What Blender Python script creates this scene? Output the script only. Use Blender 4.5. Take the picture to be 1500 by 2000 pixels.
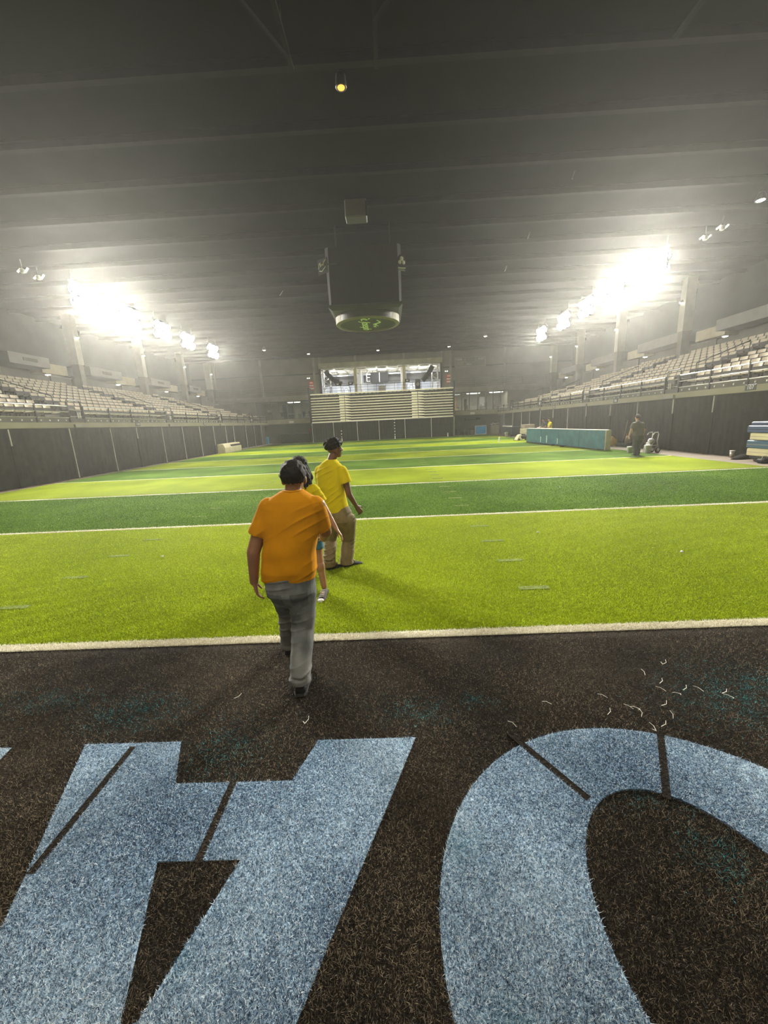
import bpy, math, random
import numpy as np
from mathutils import Vector, Matrix

random.seed(7)
rng = np.random.default_rng(11)
scene = bpy.context.scene
for _o in list(bpy.data.objects):
    bpy.data.objects.remove(_o)
COL = scene.collection
PI = math.pi

# ------------------------------------------------------------------ camera
CAM_Z, PITCH, ROLL, YAW, FPX = 1.934, 0.2231, -0.0482, -0.0244, 760.0
_F = Vector((math.sin(YAW) * math.cos(PITCH), math.cos(YAW) * math.cos(PITCH), -math.sin(PITCH)))
_R = Vector((math.cos(YAW), -math.sin(YAW), 0))
_U = _R.cross(_F)
_R2 = _R * math.cos(ROLL) + _U * math.sin(ROLL)
_U2 = _R2.cross(_F)
cam_data = bpy.data.cameras.new('camera')
cam_data.sensor_fit = 'VERTICAL'
cam_data.sensor_height = 36.0
cam_data.lens = FPX / 2000.0 * 36.0
cam_data.clip_start = 0.05
cam_data.clip_end = 300
cam = bpy.data.objects.new('camera', cam_data)
COL.objects.link(cam)
cam.matrix_world = Matrix(((_R2.x, _U2.x, -_F.x, 0), (_R2.y, _U2.y, -_F.y, 0), (_R2.z, _U2.z, -_F.z, CAM_Z), (0, 0, 0, 1)))
scene.camera = cam

def project(p):
    q = Vector(p) - Vector((0, 0, CAM_Z))
    z = q.dot(_F)
    if z <= 0.1:
        return (-9999, -9999)
    return (750 + FPX * q.dot(_R2) / z, 1000 - FPX * q.dot(_U2) / z)

# ------------------------------------------------------------------ world, haze, exposure
world = bpy.data.worlds.new('arena_air')
scene.world = world
world.use_nodes = True
wn = world.node_tree
wn.nodes.clear()
wo = wn.nodes.new('ShaderNodeOutputWorld')
wb = wn.nodes.new('ShaderNodeBackground')
wb.inputs['Color'].default_value = (0.0, 0.0, 0.0, 1)
wb.inputs['Strength'].default_value = 0.0
wn.links.new(wb.outputs[0], wo.inputs['Surface'])
HAZE = 0.0013
wv = wn.nodes.new('ShaderNodeVolumeScatter')
wv.inputs['Color'].default_value = (1.0, 0.98, 0.92, 1)
wv.inputs['Density'].default_value = HAZE
wv.inputs['Anisotropy'].default_value = 0.7
wn.links.new(wv.outputs[0], wo.inputs['Volume'])
FLOOD_W = 1000.0
HOUSE_W = 110.0
scene.view_settings.view_transform = 'Standard'
scene.view_settings.look = 'None'
scene.view_settings.gamma = 1.0
scene.view_settings.use_curve_mapping = False
scene.view_settings.exposure = 0.0
scene.cycles.max_bounces = 5
scene.cycles.diffuse_bounces = 3
scene.cycles.glossy_bounces = 2
scene.cycles.transmission_bounces = 4
scene.cycles.volume_bounces = 1
scene.cycles.transparent_max_bounces = 8
scene.cycles.use_denoising = True
scene.cycles.use_adaptive_sampling = True
scene.cycles.adaptive_threshold = 0.04
scene.cycles.use_light_tree = False
scene.cycles.sample_clamp_indirect = 4.0
scene.cycles.caustics_reflective = False
scene.cycles.caustics_refractive = False

# ------------------------------------------------------------------ materials
MATS = {}
def M(name, col, rough=0.6, var=0.0, scale=8.0, bump=0.0, bscale=40.0, metal=0.0, spec=0.5, col2=None, detail=3.0, sheen=0.0):
    if name in MATS:
        return MATS[name]
    m = bpy.data.materials.new(name)
    m.use_nodes = True
    nt = m.node_tree
    b = nt.nodes['Principled BSDF']
    b.inputs['Base Color'].default_value = (*col, 1)
    b.inputs['Roughness'].default_value = rough
    b.inputs['Metallic'].default_value = metal
    b.inputs['Specular IOR Level'].default_value = spec
    if sheen:
        b.inputs['Sheen Weight'].default_value = sheen
    tc = nt.nodes.new('ShaderNodeTexCoord')
    if var > 0 or col2:
        n = nt.nodes.new('ShaderNodeTexNoise')
        n.inputs['Scale'].default_value = scale
        n.inputs['Detail'].default_value = detail
        nt.links.new(tc.outputs['Object'], n.inputs['Vector'])
        r = nt.nodes.new('ShaderNodeValToRGB')
        r.color_ramp.elements[0].position = 0.32
        r.color_ramp.elements[1].position = 0.68
        c2 = col2 or tuple(min(1, c * (1 + var)) for c in col)
        c1 = col if col2 else tuple(c * (1 - var) for c in col)
        r.color_ramp.elements[0].color = (*c1, 1)
        r.color_ramp.elements[1].color = (*c2, 1)
        nt.links.new(n.outputs['Fac'], r.inputs['Fac'])
        nt.links.new(r.outputs['Color'], b.inputs['Base Color'])
    if bump > 0:
        n2 = nt.nodes.new('ShaderNodeTexNoise')
        n2.inputs['Scale'].default_value = bscale
        n2.inputs['Detail'].default_value = 4
        nt.links.new(tc.outputs['Object'], n2.inputs['Vector'])
        bp = nt.nodes.new('ShaderNodeBump')
        bp.inputs['Strength'].default_value = bump
        bp.inputs['Distance'].default_value = 0.02
        nt.links.new(n2.outputs['Fac'], bp.inputs['Height'])
        nt.links.new(bp.outputs[0], b.inputs['Normal'])
    MATS[name] = m
    return m

def ME(name, col, strength):
    if name in MATS:
        return MATS[name]
    m = bpy.data.materials.new(name)
    m.use_nodes = True
    nt = m.node_tree
    nt.nodes.clear()
    o = nt.nodes.new('ShaderNodeOutputMaterial')
    e = nt.nodes.new('ShaderNodeEmission')
    e.inputs['Color'].default_value = (*col, 1)
    e.inputs['Strength'].default_value = strength
    nt.links.new(e.outputs[0], o.inputs['Surface'])
    m.cycles.emission_sampling = 'NONE'      # each glowing lens has its own lamp beside it
    MATS[name] = m
    return m

def MT(name, c1, c2, c3, big=0.5, rough=0.9, fine=260.0, bump=0.6, per_island=False, spec=0.04, p1=0.35, p2=0.7, patch=None):
    """turf: three tones by fine noise, slowly varying patches"""
    m = bpy.data.materials.new(name)
    m.use_nodes = True
    nt = m.node_tree
    b = nt.nodes['Principled BSDF']
    b.inputs['Roughness'].default_value = rough
    b.inputs['Specular IOR Level'].default_value = spec if not per_island else 0.25
    if per_island:
        b.inputs['Roughness'].default_value = 0.5
    geo = nt.nodes.new('ShaderNodeNewGeometry')
    if per_island:
        fac = geo.outputs['Random Per Island']
    else:
        n = nt.nodes.new('ShaderNodeTexNoise')
        n.inputs['Scale'].default_value = fine
        n.inputs['Detail'].default_value = 3
        n.inputs['Roughness'].default_value = 0.7
        nt.links.new(geo.outputs['Position'], n.inputs['Vector'])
        fac = n.outputs['Fac']
    nb = nt.nodes.new('ShaderNodeTexNoise')
    nb.inputs['Scale'].default_value = big
    nb.inputs['Detail'].default_value = 4
    nt.links.new(geo.outputs['Position'], nb.inputs['Vector'])
    mth = nt.nodes.new('ShaderNodeMath')
    mth.operation = 'MULTIPLY_ADD'
    nt.links.new(nb.outputs['Fac'], mth.inputs[0])
    mth.inputs[1].default_value = 0.7
    mth.inputs[2].default_value = -0.35
    add = nt.nodes.new('ShaderNodeMath')
    add.operation = 'ADD'
    nt.links.new(fac, add.inputs[0])
    nt.links.new(mth.outputs[0], add.inputs[1])
    r = nt.nodes.new('ShaderNodeValToRGB')
    r.color_ramp.elements[0].position = 0.24 if per_island else p1
    r.color_ramp.elements[0].color = (*c1, 1)
    r.color_ramp.elements[1].position = 0.97 if per_island else p2
    r.color_ramp.elements[1].color = (*c3, 1)
    e = r.color_ramp.elements.new(0.66 if per_island else (p1 + p2) / 2)
    e.color = (*c2, 1)
    nt.links.new(add.outputs[0], r.inputs['Fac'])
    out = r.outputs['Color']
    if patch:
        pcol, pscale, lo, hi, seed = patch
        n3 = nt.nodes.new('ShaderNodeTexNoise')
        n3.inputs['Scale'].default_value = pscale
        n3.inputs['Detail'].default_value = 5
        mp = nt.nodes.new('ShaderNodeMapping')
        mp.inputs['Location'].default_value = (seed, seed * 0.7, 0)
        nt.links.new(geo.outputs['Position'], mp.inputs['Vector'])
        nt.links.new(mp.outputs[0], n3.inputs['Vector'])
        r3 = nt.nodes.new('ShaderNodeValToRGB')
        r3.color_ramp.elements[0].position = lo
        r3.color_ramp.elements[0].color = (0, 0, 0, 1)
        r3.color_ramp.elements[1].position = hi
        r3.color_ramp.elements[1].color = (0.8, 0.8, 0.8, 1)
        nt.links.new(n3.outputs['Fac'], r3.inputs['Fac'])
        mx = nt.nodes.new('ShaderNodeMix')
        mx.data_type = 'RGBA'
        nt.links.new(r3.outputs['Color'], mx.inputs[0])
        nt.links.new(out, mx.inputs[6])
        mx.inputs[7].default_value = (*pcol, 1)
        out = mx.outputs[2]
    nt.links.new(out, b.inputs['Base Color'])
    if per_island:
        tl = nt.nodes.new('ShaderNodeBsdfTranslucent')
        nt.links.new(out, tl.inputs['Color'])
        ms = nt.nodes.new('ShaderNodeMixShader')
        ms.inputs[0].default_value = 0.42
        nt.links.new(b.outputs[0], ms.inputs[1])
        nt.links.new(tl.outputs[0], ms.inputs[2])
        nt.links.new(ms.outputs[0], nt.nodes['Material Output'].inputs['Surface'])
    if bump > 0:
        n2 = nt.nodes.new('ShaderNodeTexNoise')
        n2.inputs['Scale'].default_value = fine * 0.5
        n2.inputs['Detail'].default_value = 3
        nt.links.new(geo.outputs['Position'], n2.inputs['Vector'])
        bp = nt.nodes.new('ShaderNodeBump')
        bp.inputs['Strength'].default_value = bump
        bp.inputs['Distance'].default_value = 0.03
        nt.links.new(n2.outputs['Fac'], bp.inputs['Height'])
        nt.links.new(bp.outputs[0], b.inputs['Normal'])
    MATS[name] = m
    return m

# ------------------------------------------------------------------ mesh helpers
class MB:
    def __init__(self):
        self.v, self.f, self.sm = [], [], False
    def add(self, vs, fs):
        k = len(self.v)
        self.v += [tuple(p) for p in vs]
        self.f += [tuple(i + k for i in q) for q in fs]
        return self
    def box(self, x0, x1, y0, y1, z0, z1):
        vs = [(x, y, z) for z in (z0, z1) for y in (y0, y1) for x in (x0, x1)]
        return self.add(vs, [(0, 2, 3, 1), (4, 5, 7, 6), (0, 1, 5, 4), (2, 6, 7, 3), (0, 4, 6, 2), (1, 3, 7, 5)])
    def bbox(self, x0, x1, y0, y1, z0, z1, b=0.01):
        """box with chamfered vertical and top edges"""
        rings = []
        for z, i in ((z0, b), (z0 + b, 0), (z1 - b, 0), (z1, b)):
            X0, X1, Y0, Y1 = x0 + i, x1 - i, y0 + i, y1 - i
            c = b
            rings.append([(X0 + c, Y0, z), (X1 - c, Y0, z), (X1, Y0 + c, z), (X1, Y1 - c, z), (X1 - c, Y1, z), (X0 + c, Y1, z), (X0, Y1 - c, z), (X0, Y0 + c, z)])
        return self.loft(rings)
    def loft(self, rings, cap=True, closed=True):
        n = len(rings[0])
        vs = [p for r in rings for p in r]
        fs = []
        for i in range(len(rings) - 1):
            for j in range(n if closed else n - 1):
                a, b_ = i * n + j, i * n + (j + 1) % n
                fs.append((a, b_, b_ + n, a + n))
        if cap and closed:
            fs.append(tuple(reversed(range(n))))
            fs.append(tuple(range((len(rings) - 1) * n, len(rings) * n)))
        return self.add(vs, fs)
    def tube(self, p0, p1, r0, r1=None, n=8):
        r1 = r0 if r1 is None else r1
        p0, p1 = Vector(p0), Vector(p1)
        d = (p1 - p0).normalized()
        a = d.cross(Vector((0, 0, 1)) if abs(d.z) < 0.95 else Vector((1, 0, 0))).normalized()
        b = d.cross(a)
        R = [[p + (a * math.cos(2 * PI * k / n) + b * math.sin(2 * PI * k / n)) * r for k in range(n)] for p, r in ((p0, r0), (p1, r1))]
        return self.loft(R)
    def path(self, pts, r, n=6):
        pts = [Vector(p) for p in pts]
        rr = r if isinstance(r, (list, tuple)) else [r] * len(pts)
        R = []
        for i, p in enumerate(pts):
            d = (pts[min(i + 1, len(pts) - 1)] - pts[max(i - 1, 0)]).normalized()
            ref = Vector((0, 0, 1)) if abs(d.z) < 0.9 else Vector((0, 1, 0))
            a = d.cross(ref).normalized()
            b = d.cross(a)
            R.append([p + (a * math.cos(2 * PI * k / n) + b * math.sin(2 * PI * k / n)) * rr[i] for k in range(n)])
        return self.loft(R)
    def lathe(self, c, prof, n=20, axis='z'):
        R = []
        for r, h in prof:
            ring = []
            for k in range(n):
                t = 2 * PI * k / n
                x, y = r * math.cos(t), r * math.sin(t)
                ring.append((c[0] + x, c[1] + y, c[2] + h) if axis == 'z' else ((c[0] + h, c[1] + x, c[2] + y) if axis == 'x' else (c[0] + x, c[1] + h, c[2] - y)))
            R.append(ring)
        return self.loft(R)
    def ell(self, c, r, rot=None, nu=14, nv=9):
        vs, fs = [], []
        rot = rot or Matrix.Identity(3)
        c = Vector(c)
        for i in range(1, nv):
            ph = PI * i / nv
            for j in range(nu):
                t = 2 * PI * j / nu
                vs.append(c + rot @ Vector((r[0] * math.sin(ph) * math.cos(t), r[1] * math.sin(ph) * math.sin(t), r[2] * math.cos(ph))))
        for i in range(nv - 2):
            for j in range(nu):
                a, b = i * nu + j, i * nu + (j + 1) % nu
                fs.append((a, a + nu, b + nu, b))
        k = len(vs)
        vs += [c + rot @ Vector((0, 0, r[2])), c - rot @ Vector((0, 0, r[2]))]
        for j in range(nu):
            fs.append((k, j, (j + 1) % nu))
            fs.append((k + 1, (nv - 2) * nu + (j + 1) % nu, (nv - 2) * nu + j))
        return self.add(vs, fs)
    def cap(self, p0, p1, r0, r1, n=14):
        """closed tapered capsule"""
        p0, p1 = Vector(p0), Vector(p1)
        d = (p1 - p0)
        L = d.length
        d.normalize()
        a = d.cross(Vector((0, 0, 1)) if abs(d.z) < 0.95 else Vector((1, 0, 0))).normalized()
        b = d.cross(a)
        st = [(-r0 * math.cos(t), r0 * math.sin(t)) for t in (0.2, 0.6, 1.1)] + [(0, r0), (L, r1)] + [(L + r1 * math.cos(t), r1 * math.sin(t)) for t in (1.1, 0.6, 0.2)]
        R = [[p0 + d * s + (a * math.cos(2 * PI * k / n) + b * math.sin(2 * PI * k / n)) * r for k in range(n)] for s, r in st]
        return self.loft(R)
    def limb(self, pts, radii):
        for i in range(len(pts) - 1):
            self.cap(pts[i], pts[i + 1], radii[i], radii[i + 1])
        return self
    def rings(self, secs, n=28):
        """secs: (cx, cy, z, rx, ry, yaw, power)"""
        R = []
        for s in secs:
            cx, cy, z, rx, ry = s[:5]
            yaw = s[5] if len(s) > 5 else 0
            pw = s[6] if len(s) > 6 else 2.3
            ring = []
            for k in range(n):
                t = 2 * PI * k / n
                x = rx * math.copysign(abs(math.cos(t)) ** (2 / pw), math.cos(t))
                y = ry * math.copysign(abs(math.sin(t)) ** (2 / pw), math.sin(t))
                ring.append((cx + x * math.cos(yaw) - y * math.sin(yaw), cy + x * math.sin(yaw) + y * math.cos(yaw), z))
            R.append(ring)
        return self.loft(R)
    def prism(self, poly, z0, z1):
        n = len(poly)
        vs = [(x, y, z0) for x, y in poly] + [(x, y, z1) for x, y in poly]
        fs = [tuple(reversed(range(n))), tuple(range(n, 2 * n))] + [(i, (i + 1) % n, (i + 1) % n + n, i + n) for i in range(n)]
        return self.add(vs, fs)
    def rot_to(self, fn):
        self.v = [tuple(fn(Vector(p))) for p in self.v]
        return self
    def mesh(self, name, mat, smooth=False):
        me = bpy.data.meshes.new(name)
        me.from_pydata(self.v, [], self.f)
        if mat:
            me.materials.append(mat)
        if smooth:
            me.polygons.foreach_set('use_smooth', [True] * len(me.polygons))
        me.update()
        return me
    def build(self, name, mat, parent=None, loc=(0, 0, 0), rotz=0.0, smooth=False, kind=None):
        o = bpy.data.objects.new(name, self.mesh(name, mat, smooth))
        COL.objects.link(o)
        o.location = loc
        o.rotation_euler.z = rotz
        if parent:
            o.parent = parent
        if kind:
            o['kind'] = kind
        return o

def link(name, me, parent=None, loc=(0, 0, 0), rotz=0.0):
    o = bpy.data.objects.new(name, me)
    COL.objects.link(o)
    o.location = loc
    o.rotation_euler.z = rotz
    if parent:
        o.parent = parent
    return o

def tag(o, label, cat, group=None, kind=None):
    o['label'] = label
    o['category'] = cat
    if group:
        o['group'] = group
    if kind:
        o['kind'] = kind
    return o

def thing(name, label, cat, loc=(0, 0, 0), rotz=0.0, group=None, kind=None):
    o = bpy.data.objects.new(name, None)
    o.empty_display_size = 0.1
    COL.objects.link(o)
    o.location = loc
    o.rotation_euler.z = rotz
    return tag(o, label, cat, group, kind)

ORD = ['', 'first', 'second', 'third', 'fourth', 'fifth', 'sixth', 'seventh', 'eighth', 'ninth', 'tenth', 'eleventh', 'twelfth', 'thirteenth', 'fourteenth', 'fifteenth', 'sixteenth', 'seventeenth', 'eighteenth', 'nineteenth', 'twentieth']
def ordw(n):
    if n <= 20:
        return ORD[n]
    return '%d%s' % (n, {1: 'st', 2: 'nd', 3: 'rd'}.get(n % 10, 'th') if n % 100 not in (11, 12, 13) else 'th')

def text_mesh(body, size, mat, extrude=0.004, shear=0.0, align='CENTER'):
    cu = bpy.data.curves.new('lettering', 'FONT')
    cu.body = body
    cu.size = size
    cu.extrude = extrude
    cu.shear = shear
    cu.align_x = align
    cu.align_y = 'CENTER'
    cu.resolution_u = 3
    t = bpy.data.objects.new('lettering', cu)
    COL.objects.link(t)
    dg = bpy.context.evaluated_depsgraph_get()
    me = bpy.data.meshes.new_from_object(t.evaluated_get(dg))
    bpy.data.objects.remove(t)
    me.materials.clear()
    me.materials.append(mat)
    return me

def light(name, kind, loc, energy, target=None, size=0.5, size_y=None, color=(1, 1, 1), spread=None, parent=None, spot=None, blend=0.4):
    ld = bpy.data.lights.new(name, kind)
    ld.energy = energy
    ld.color = color
    if kind == 'AREA':
        ld.shape = 'RECTANGLE'
        ld.size = size
        ld.size_y = size_y or size
        if spread:
            ld.spread = spread
    elif kind == 'SPOT':
        ld.spot_size = spot or 2.0
        ld.spot_blend = blend
        ld.shadow_soft_size = size
    else:
        ld.shadow_soft_size = size
    o = bpy.data.objects.new(name, ld)
    COL.objects.link(o)
    o.location = loc
    if target is not None:
        d = Vector(target) - Vector(loc)
        o.rotation_euler = d.to_track_quat('-Z', 'Y').to_euler()
    if parent:
        o.parent = parent
    return o

# ------------------------------------------------------------------ palette
m_conc_floor = M('brown_concrete', (0.16, 0.115, 0.075), 0.65, 0.25, 1.4, 0.15, 20)
m_conc = M('grey_concrete', (0.24, 0.22, 0.18), 0.8, 0.15, 1.2, 0.12, 18)
m_conc_l = M('beige_concrete', (0.34, 0.31, 0.22), 0.8, 0.12, 1.5, 0.1, 18)
m_wall = M('taupe_wall', (0.17, 0.155, 0.125), 0.85, 0.12, 0.8, 0.08, 12)
m_wall_dk = M('dark_wall', (0.06, 0.06, 0.055), 0.85, 0.15, 0.8)
m_roof = M('roof_deck', (0.010, 0.010, 0.009), 1.0, 0.2, 0.6, spec=0.02)
m_beam = M('roof_beam', (0.014, 0.014, 0.012), 1.0, 0.15, 2, spec=0.02)
m_steel = M('galvanised_steel', (0.62, 0.6, 0.54), 0.35, 0.1, 6, metal=0.9)
m_dark_steel = M('black_steel', (0.03, 0.03, 0.03), 0.45, 0.2, 6, metal=0.3)
m_white = M('white_paint', (0.72, 0.7, 0.64), 0.5, 0.05, 5)
m_black = M('black_plastic', (0.014, 0.014, 0.014), 0.7, 0.2, 9, spec=0.2)
m_rubber = M('black_rubber', (0.02, 0.02, 0.02), 0.8, 0.2, 14)
m_drape = M('black_drape', (0.026, 0.025, 0.021), 1.0, 0.2, 3, spec=0.1)
m_pole = M('pale_pole', (0.55, 0.54, 0.48), 0.4, 0.1, 4, metal=0.3)
m_seat = M('beige_seat_plastic', (0.58, 0.5, 0.36), 0.38, 0.08, 3)
m_seat_dk = M('seat_bracket_shade', (0.05, 0.045, 0.04), 0.5, 0.2, 5)
m_cream = M('cream_vinyl', (0.62, 0.55, 0.36), 0.5, 0.08, 4)
m_glass = M('window_glass', (0.6, 0.65, 0.62), 0.05)
_b = m_glass.node_tree.nodes['Principled BSDF']
_b.inputs['Transmission Weight'].default_value = 1.0
_b.inputs['IOR'].default_value = 1.05
# ------------------------------------------------------------------ layout
XL, XR = -15.7, 13.75          # faces of the two stands
TXL, TXR = -15.0, 12.0         # turf edges
Y0 = 3.26                      # goal line
YD = 4.572                     # five yards
ZC = 10.5                      # ceiling
YW = 52.0                      # far wall
YB = -7.0                      # wall behind the camera
WXL, WXR = XL - 9.4, XR + 9.4  # outer walls

floor = MB().box(WXL, WXR, YB, YW + 9, -0.15, 0).build('floor', m_conc_floor, kind='structure')
tag(floor, 'brown concrete arena floor showing beside the turf', 'floor', kind='structure')

# ------------------------------------------------------------------ ceiling with cross beams
ceiling = MB().box(WXL, WXR, YB, YW + 0.4, ZC, ZC + 0.3).build('ceiling', m_roof, kind='structure')
tag(ceiling, 'dark flat roof deck over the arena with cross beams', 'ceiling', kind='structure')
_beam = MB()
_beam.box(WXL, WXR, -0.09, 0.09, -0.02, 0.0).box(WXL, WXR, -0.015, 0.015, -0.20, -0.02).box(WXL, WXR, -0.09, 0.09, -0.23, -0.20)
_bm = _beam.mesh('roof_beam', m_beam)
for k in range(28):
    link('roof_beam', _bm, ceiling, (0, -5.2 + 2.07 * k, ZC))
# a few vertical hangers and a brace near the camera
for (x, y) in ((-1.95, 11.0), (0.05, 11.1), (6.9, 10.9)):
    MB().box(x - 0.05, x + 0.05, y - 0.9, y - 0.8, ZC - 0.25, ZC).box(x - 0.05, x + 0.05, y - 3.4, y + 0.3, ZC - 0.32, ZC - 0.24).build('roof_strut', m_beam, ceiling)
MB().path([(0.05, 10.2, ZC - 0.36), (1.4, 8.4, ZC - 0.36)], 0.045).build('roof_strut', m_beam, ceiling)
MB().path([(-1.95, 10.9, ZC - 0.36), (-3.2, 8.2, ZC - 0.36)], 0.045).build('roof_strut', m_beam, ceiling)

# ------------------------------------------------------------------ outer walls
tag(MB().box(WXL - 0.3, WXL, YB, YW + 0.4, 0, ZC).build('wall_left', m_wall_dk), 'dark outer wall behind the left stand', 'wall', kind='structure')
tag(MB().box(WXR, WXR + 0.3, YB, YW + 0.4, 0, ZC).build('wall_right', m_wall_dk), 'dark outer wall behind the right stand', 'wall', kind='structure')
tag(MB().box(WXL, WXR, YB - 0.3, YB, 0, ZC).build('wall_near', m_conc_l), 'pale wall behind the photographer', 'wall', kind='structure')

# far wall: lower wall is set back, upper wall has the concourse opening
OX0, OX1, OZ0, OZ1 = -8.45, 6.7, 5.35, 9.08
wf = MB()
wf.box(WXL, WXR, YW + 0.8, YW + 1.1, 0, 2.5)
wf.box(WXL, -17.25, YW, YW + 0.3, 3.05, 5.35).box(15.3, WXR, YW, YW + 0.3, 3.05, 5.35).box(-10.0, 8.2, YW, YW + 0.3, 3.05, 5.35)
wf.box(WXL, OX0, YW, YW + 0.3, 5.35, ZC).box(OX1, WXR, YW, YW + 0.3, 5.35, ZC).box(OX0, OX1, YW, YW + 0.3, OZ1, ZC)
wall_far = wf.build('wall_far', m_wall)
tag(wall_far, 'taupe panelled far end wall with wide concourse opening', 'wall', kind='structure')
for x in (-16.1, -9.3, -8.55, -4.0, 2.15, 6.85, 8.0, 14.75, 20.5, -22.0):
    MB().box(x - 0.13, x + 0.13, YW - 0.1, YW, 5.35 if not OX0 < x < OX1 else OZ1, ZC).build('wall_pilaster', m_conc, wall_far)
for (a, b) in ((WXL, -8.7), (7.0, WXR)):
    MB().box(a, b, YW - 0.06, YW, 8.42, 8.56).build('wall_band', m_wall_dk, wall_far)
MB().box(OX0 - 0.25, OX1 + 0.25, YW - 0.14, YW, OZ1, OZ1 + 0.62).build('opening_lintel', m_conc_l, wall_far)
MB().box(OX0 - 0.22, OX0, YW - 0.1, YW + 0.3, 5.35, OZ1).build('opening_jamb', m_conc, wall_far)
MB().box(OX1, OX1 + 0.22, YW - 0.1, YW + 0.3, 5.35, OZ1).build('opening_jamb', m_conc, wall_far)
tag(MB().box(WXL, -9.95, YW - 0.8, YW + 1.1, 2.5, 3.05).build('trim_1', m_conc_l), 'beige slab edge under the left office windows', 'trim', kind='structure')
tag(MB().box(8.15, WXR, YW - 0.8, YW + 1.1, 2.5, 3.05).build('trim_2', m_conc_l), 'beige slab edge under the right office windows', 'trim', kind='structure')
tag(MB().box(-9.95, 8.15, YW - 0.3, YW + 1.1, 2.5, 3.05).build('trim_3', m_conc), 'slab edge behind the retracted bleacher', 'trim', kind='structure')
# walkway kerbs above the windows
tag(MB().box(WXL, OX0 - 0.25, YW - 0.45, YW, 5.35, 5.95).build('trim_4', m_conc), 'walkway edge above the left office windows', 'trim', kind='structure')
tag(MB().box(OX1 + 0.25, WXR, YW - 0.45, YW, 5.35, 5.95).build('trim_5', m_conc), 'walkway edge above the right office windows', 'trim', kind='structure')

def railing(label, x0, x1, y, z0, heights, step, name='walkway_railing'):
    t = thing(name, label, 'railing', (x0, y, z0))
    n = max(1, round((x1 - x0) / step))
    for i in range(n + 1):
        x = (x1 - x0) * i / n
        MB().tube((x, 0, 0), (x, 0, heights[-1]), 0.022, n=6).build('post', m_dark_steel, t)
    for h in heights:
        MB().tube((0, 0, h), (x1 - x0, 0, h), 0.02, n=6).build('rail', m_dark_steel, t)
    return t
railing('dark four-rail walkway railing on the far wall, left of the opening', WXL + 0.2, -9.6, YW - 0.42, 5.95, (0.3, 0.55, 0.8, 1.05), 3.0)
railing('dark four-rail walkway railing on the far wall, right of the opening', 7.9, WXR - 0.2, YW - 0.42, 5.95, (0.3, 0.55, 0.8, 1.05), 3.0)

# ------------------------------------------------------------------ concourse room behind the opening
m_room = M('white_room', (0.62, 0.64, 0.66), 0.7, 0.06, 1.5)
m_tile = M('ceiling_panels', (0.78, 0.74, 0.62), 0.8, 0.12, 2.5)
rm = MB()
rm.box(OX0 - 2.5, OX1 + 2.5, YW + 6.9, YW + 7.2, 5.35, 9.15)
rm.box(OX0 - 2.8, OX0 - 2.5, YW + 0.3, YW + 7.2, 5.35, 9.15).box(OX1 + 2.5, OX1 + 2.8, YW + 0.3, YW + 7.2, 5.35, 9.15)
rm.box(OX0 - 2.8, OX1 + 2.8, YW + 0.3, YW + 7.2, 5.2, 5.35)
room = rm.build('wall_concourse', m_room)
tag(room, 'white walled concourse room seen through the far opening', 'wall', kind='structure')
rc = MB().box(OX0 - 2.8, OX1 + 2.8, YW + 0.3, YW + 7.2, 9.15, 9.3).build('ceiling_concourse', m_tile)
tag(rc, 'cream coffered ceiling of the concourse room', 'ceiling', kind='structure')
_t = MB().bbox(-0.62, 0.62, -0.55, 0.55, -0.16, 0, 0.12).mesh('ceiling_tile', m_tile)
for i in range(15):
    for j in range(6):
        if (i + j) % 2 == 0:
            link('ceiling_tile', _t, rc, (OX0 - 1.9 + i * 1.38, YW + 0.9 + j * 1.15, 9.15))
MB().box(-8.9, -4.4, YW + 5.9, YW + 6.4, 7.75, 8.72).build('soffit', m_black, room)
MB().box(-3.4, 2.0, YW + 5.9, YW + 6.4, 7.75, 8.72).build('soffit', m_black, room)
MB().box(2.7, 7.4, YW + 5.9, YW + 6.4, 7.75, 8.72).build('soffit', m_black, room)
for x in (-9.0, -5.6, -2.2, 1.2, 4.6):
    MB().box(x + 0.1, x + 1.6, YW + 6.8, YW + 6.9, 5.5, 7.6).build('wall_panel', M('bluegrey_panel', (0.4, 0.43, 0.47), 0.6, 0.05, 2), room)
for k, x in enumerate((-4.15, 2.15)):
    tag(MB().bbox(x - 0.2, x + 0.2, YW + 0.9, YW + 1.3, 5.35, 9.15, 0.03).build('column', m_cream), 'cream concourse column in the opening, %s of the two' % ('left' if k == 0 else 'right'), 'column', kind='structure')
tag(MB().bbox(-3.78, -3.45, YW + 2.0, YW + 2.3, 5.35, 9.15, 0.03).build('column', m_white), 'slim white post right of the left concourse column', 'column', kind='structure')
tag(MB().bbox(1.75, 1.98, YW + 2.0, YW + 2.3, 5.35, 9.15, 0.03).build('column', m_white), 'slim white post beside the right concourse column', 'column', kind='structure')
for x in (-6.3, -2.3, 1.0, 4.0):
    t = thing('strip_light', 'white strip light in concourse room, %s from the left' % ordw([-6.3, -2.3, 1.0, 4.0].index(x) + 1), 'light', (x, YW + 5.6, 8.72), group='concourse strip lights')
    MB().bbox(-0.75, 0.75, -0.1, 0.1, 0.05, 0.13, 0.02).build('housing', m_white, t)
    MB().bbox(-0.7, 0.7, -0.08, 0.08, 0.0, 0.05, 0.02).build('tube', ME('tube_glow', (1, 0.98, 0.95), 6), t)
    light('tube_light', 'AREA', (0, -0.3, -0.1), 230, (0, -1.2, -2), 1.4, 0.3, (1, 0.97, 0.92), parent=t)
for x in (-7.2, -1.0, 5.0):
    light('concourse_light', 'AREA', (x, YW + 1.8, 8.95), 420, (x, YW + 4.6, 6.0), 2.2, 1.0, (0.95, 0.97, 1.0))
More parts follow.
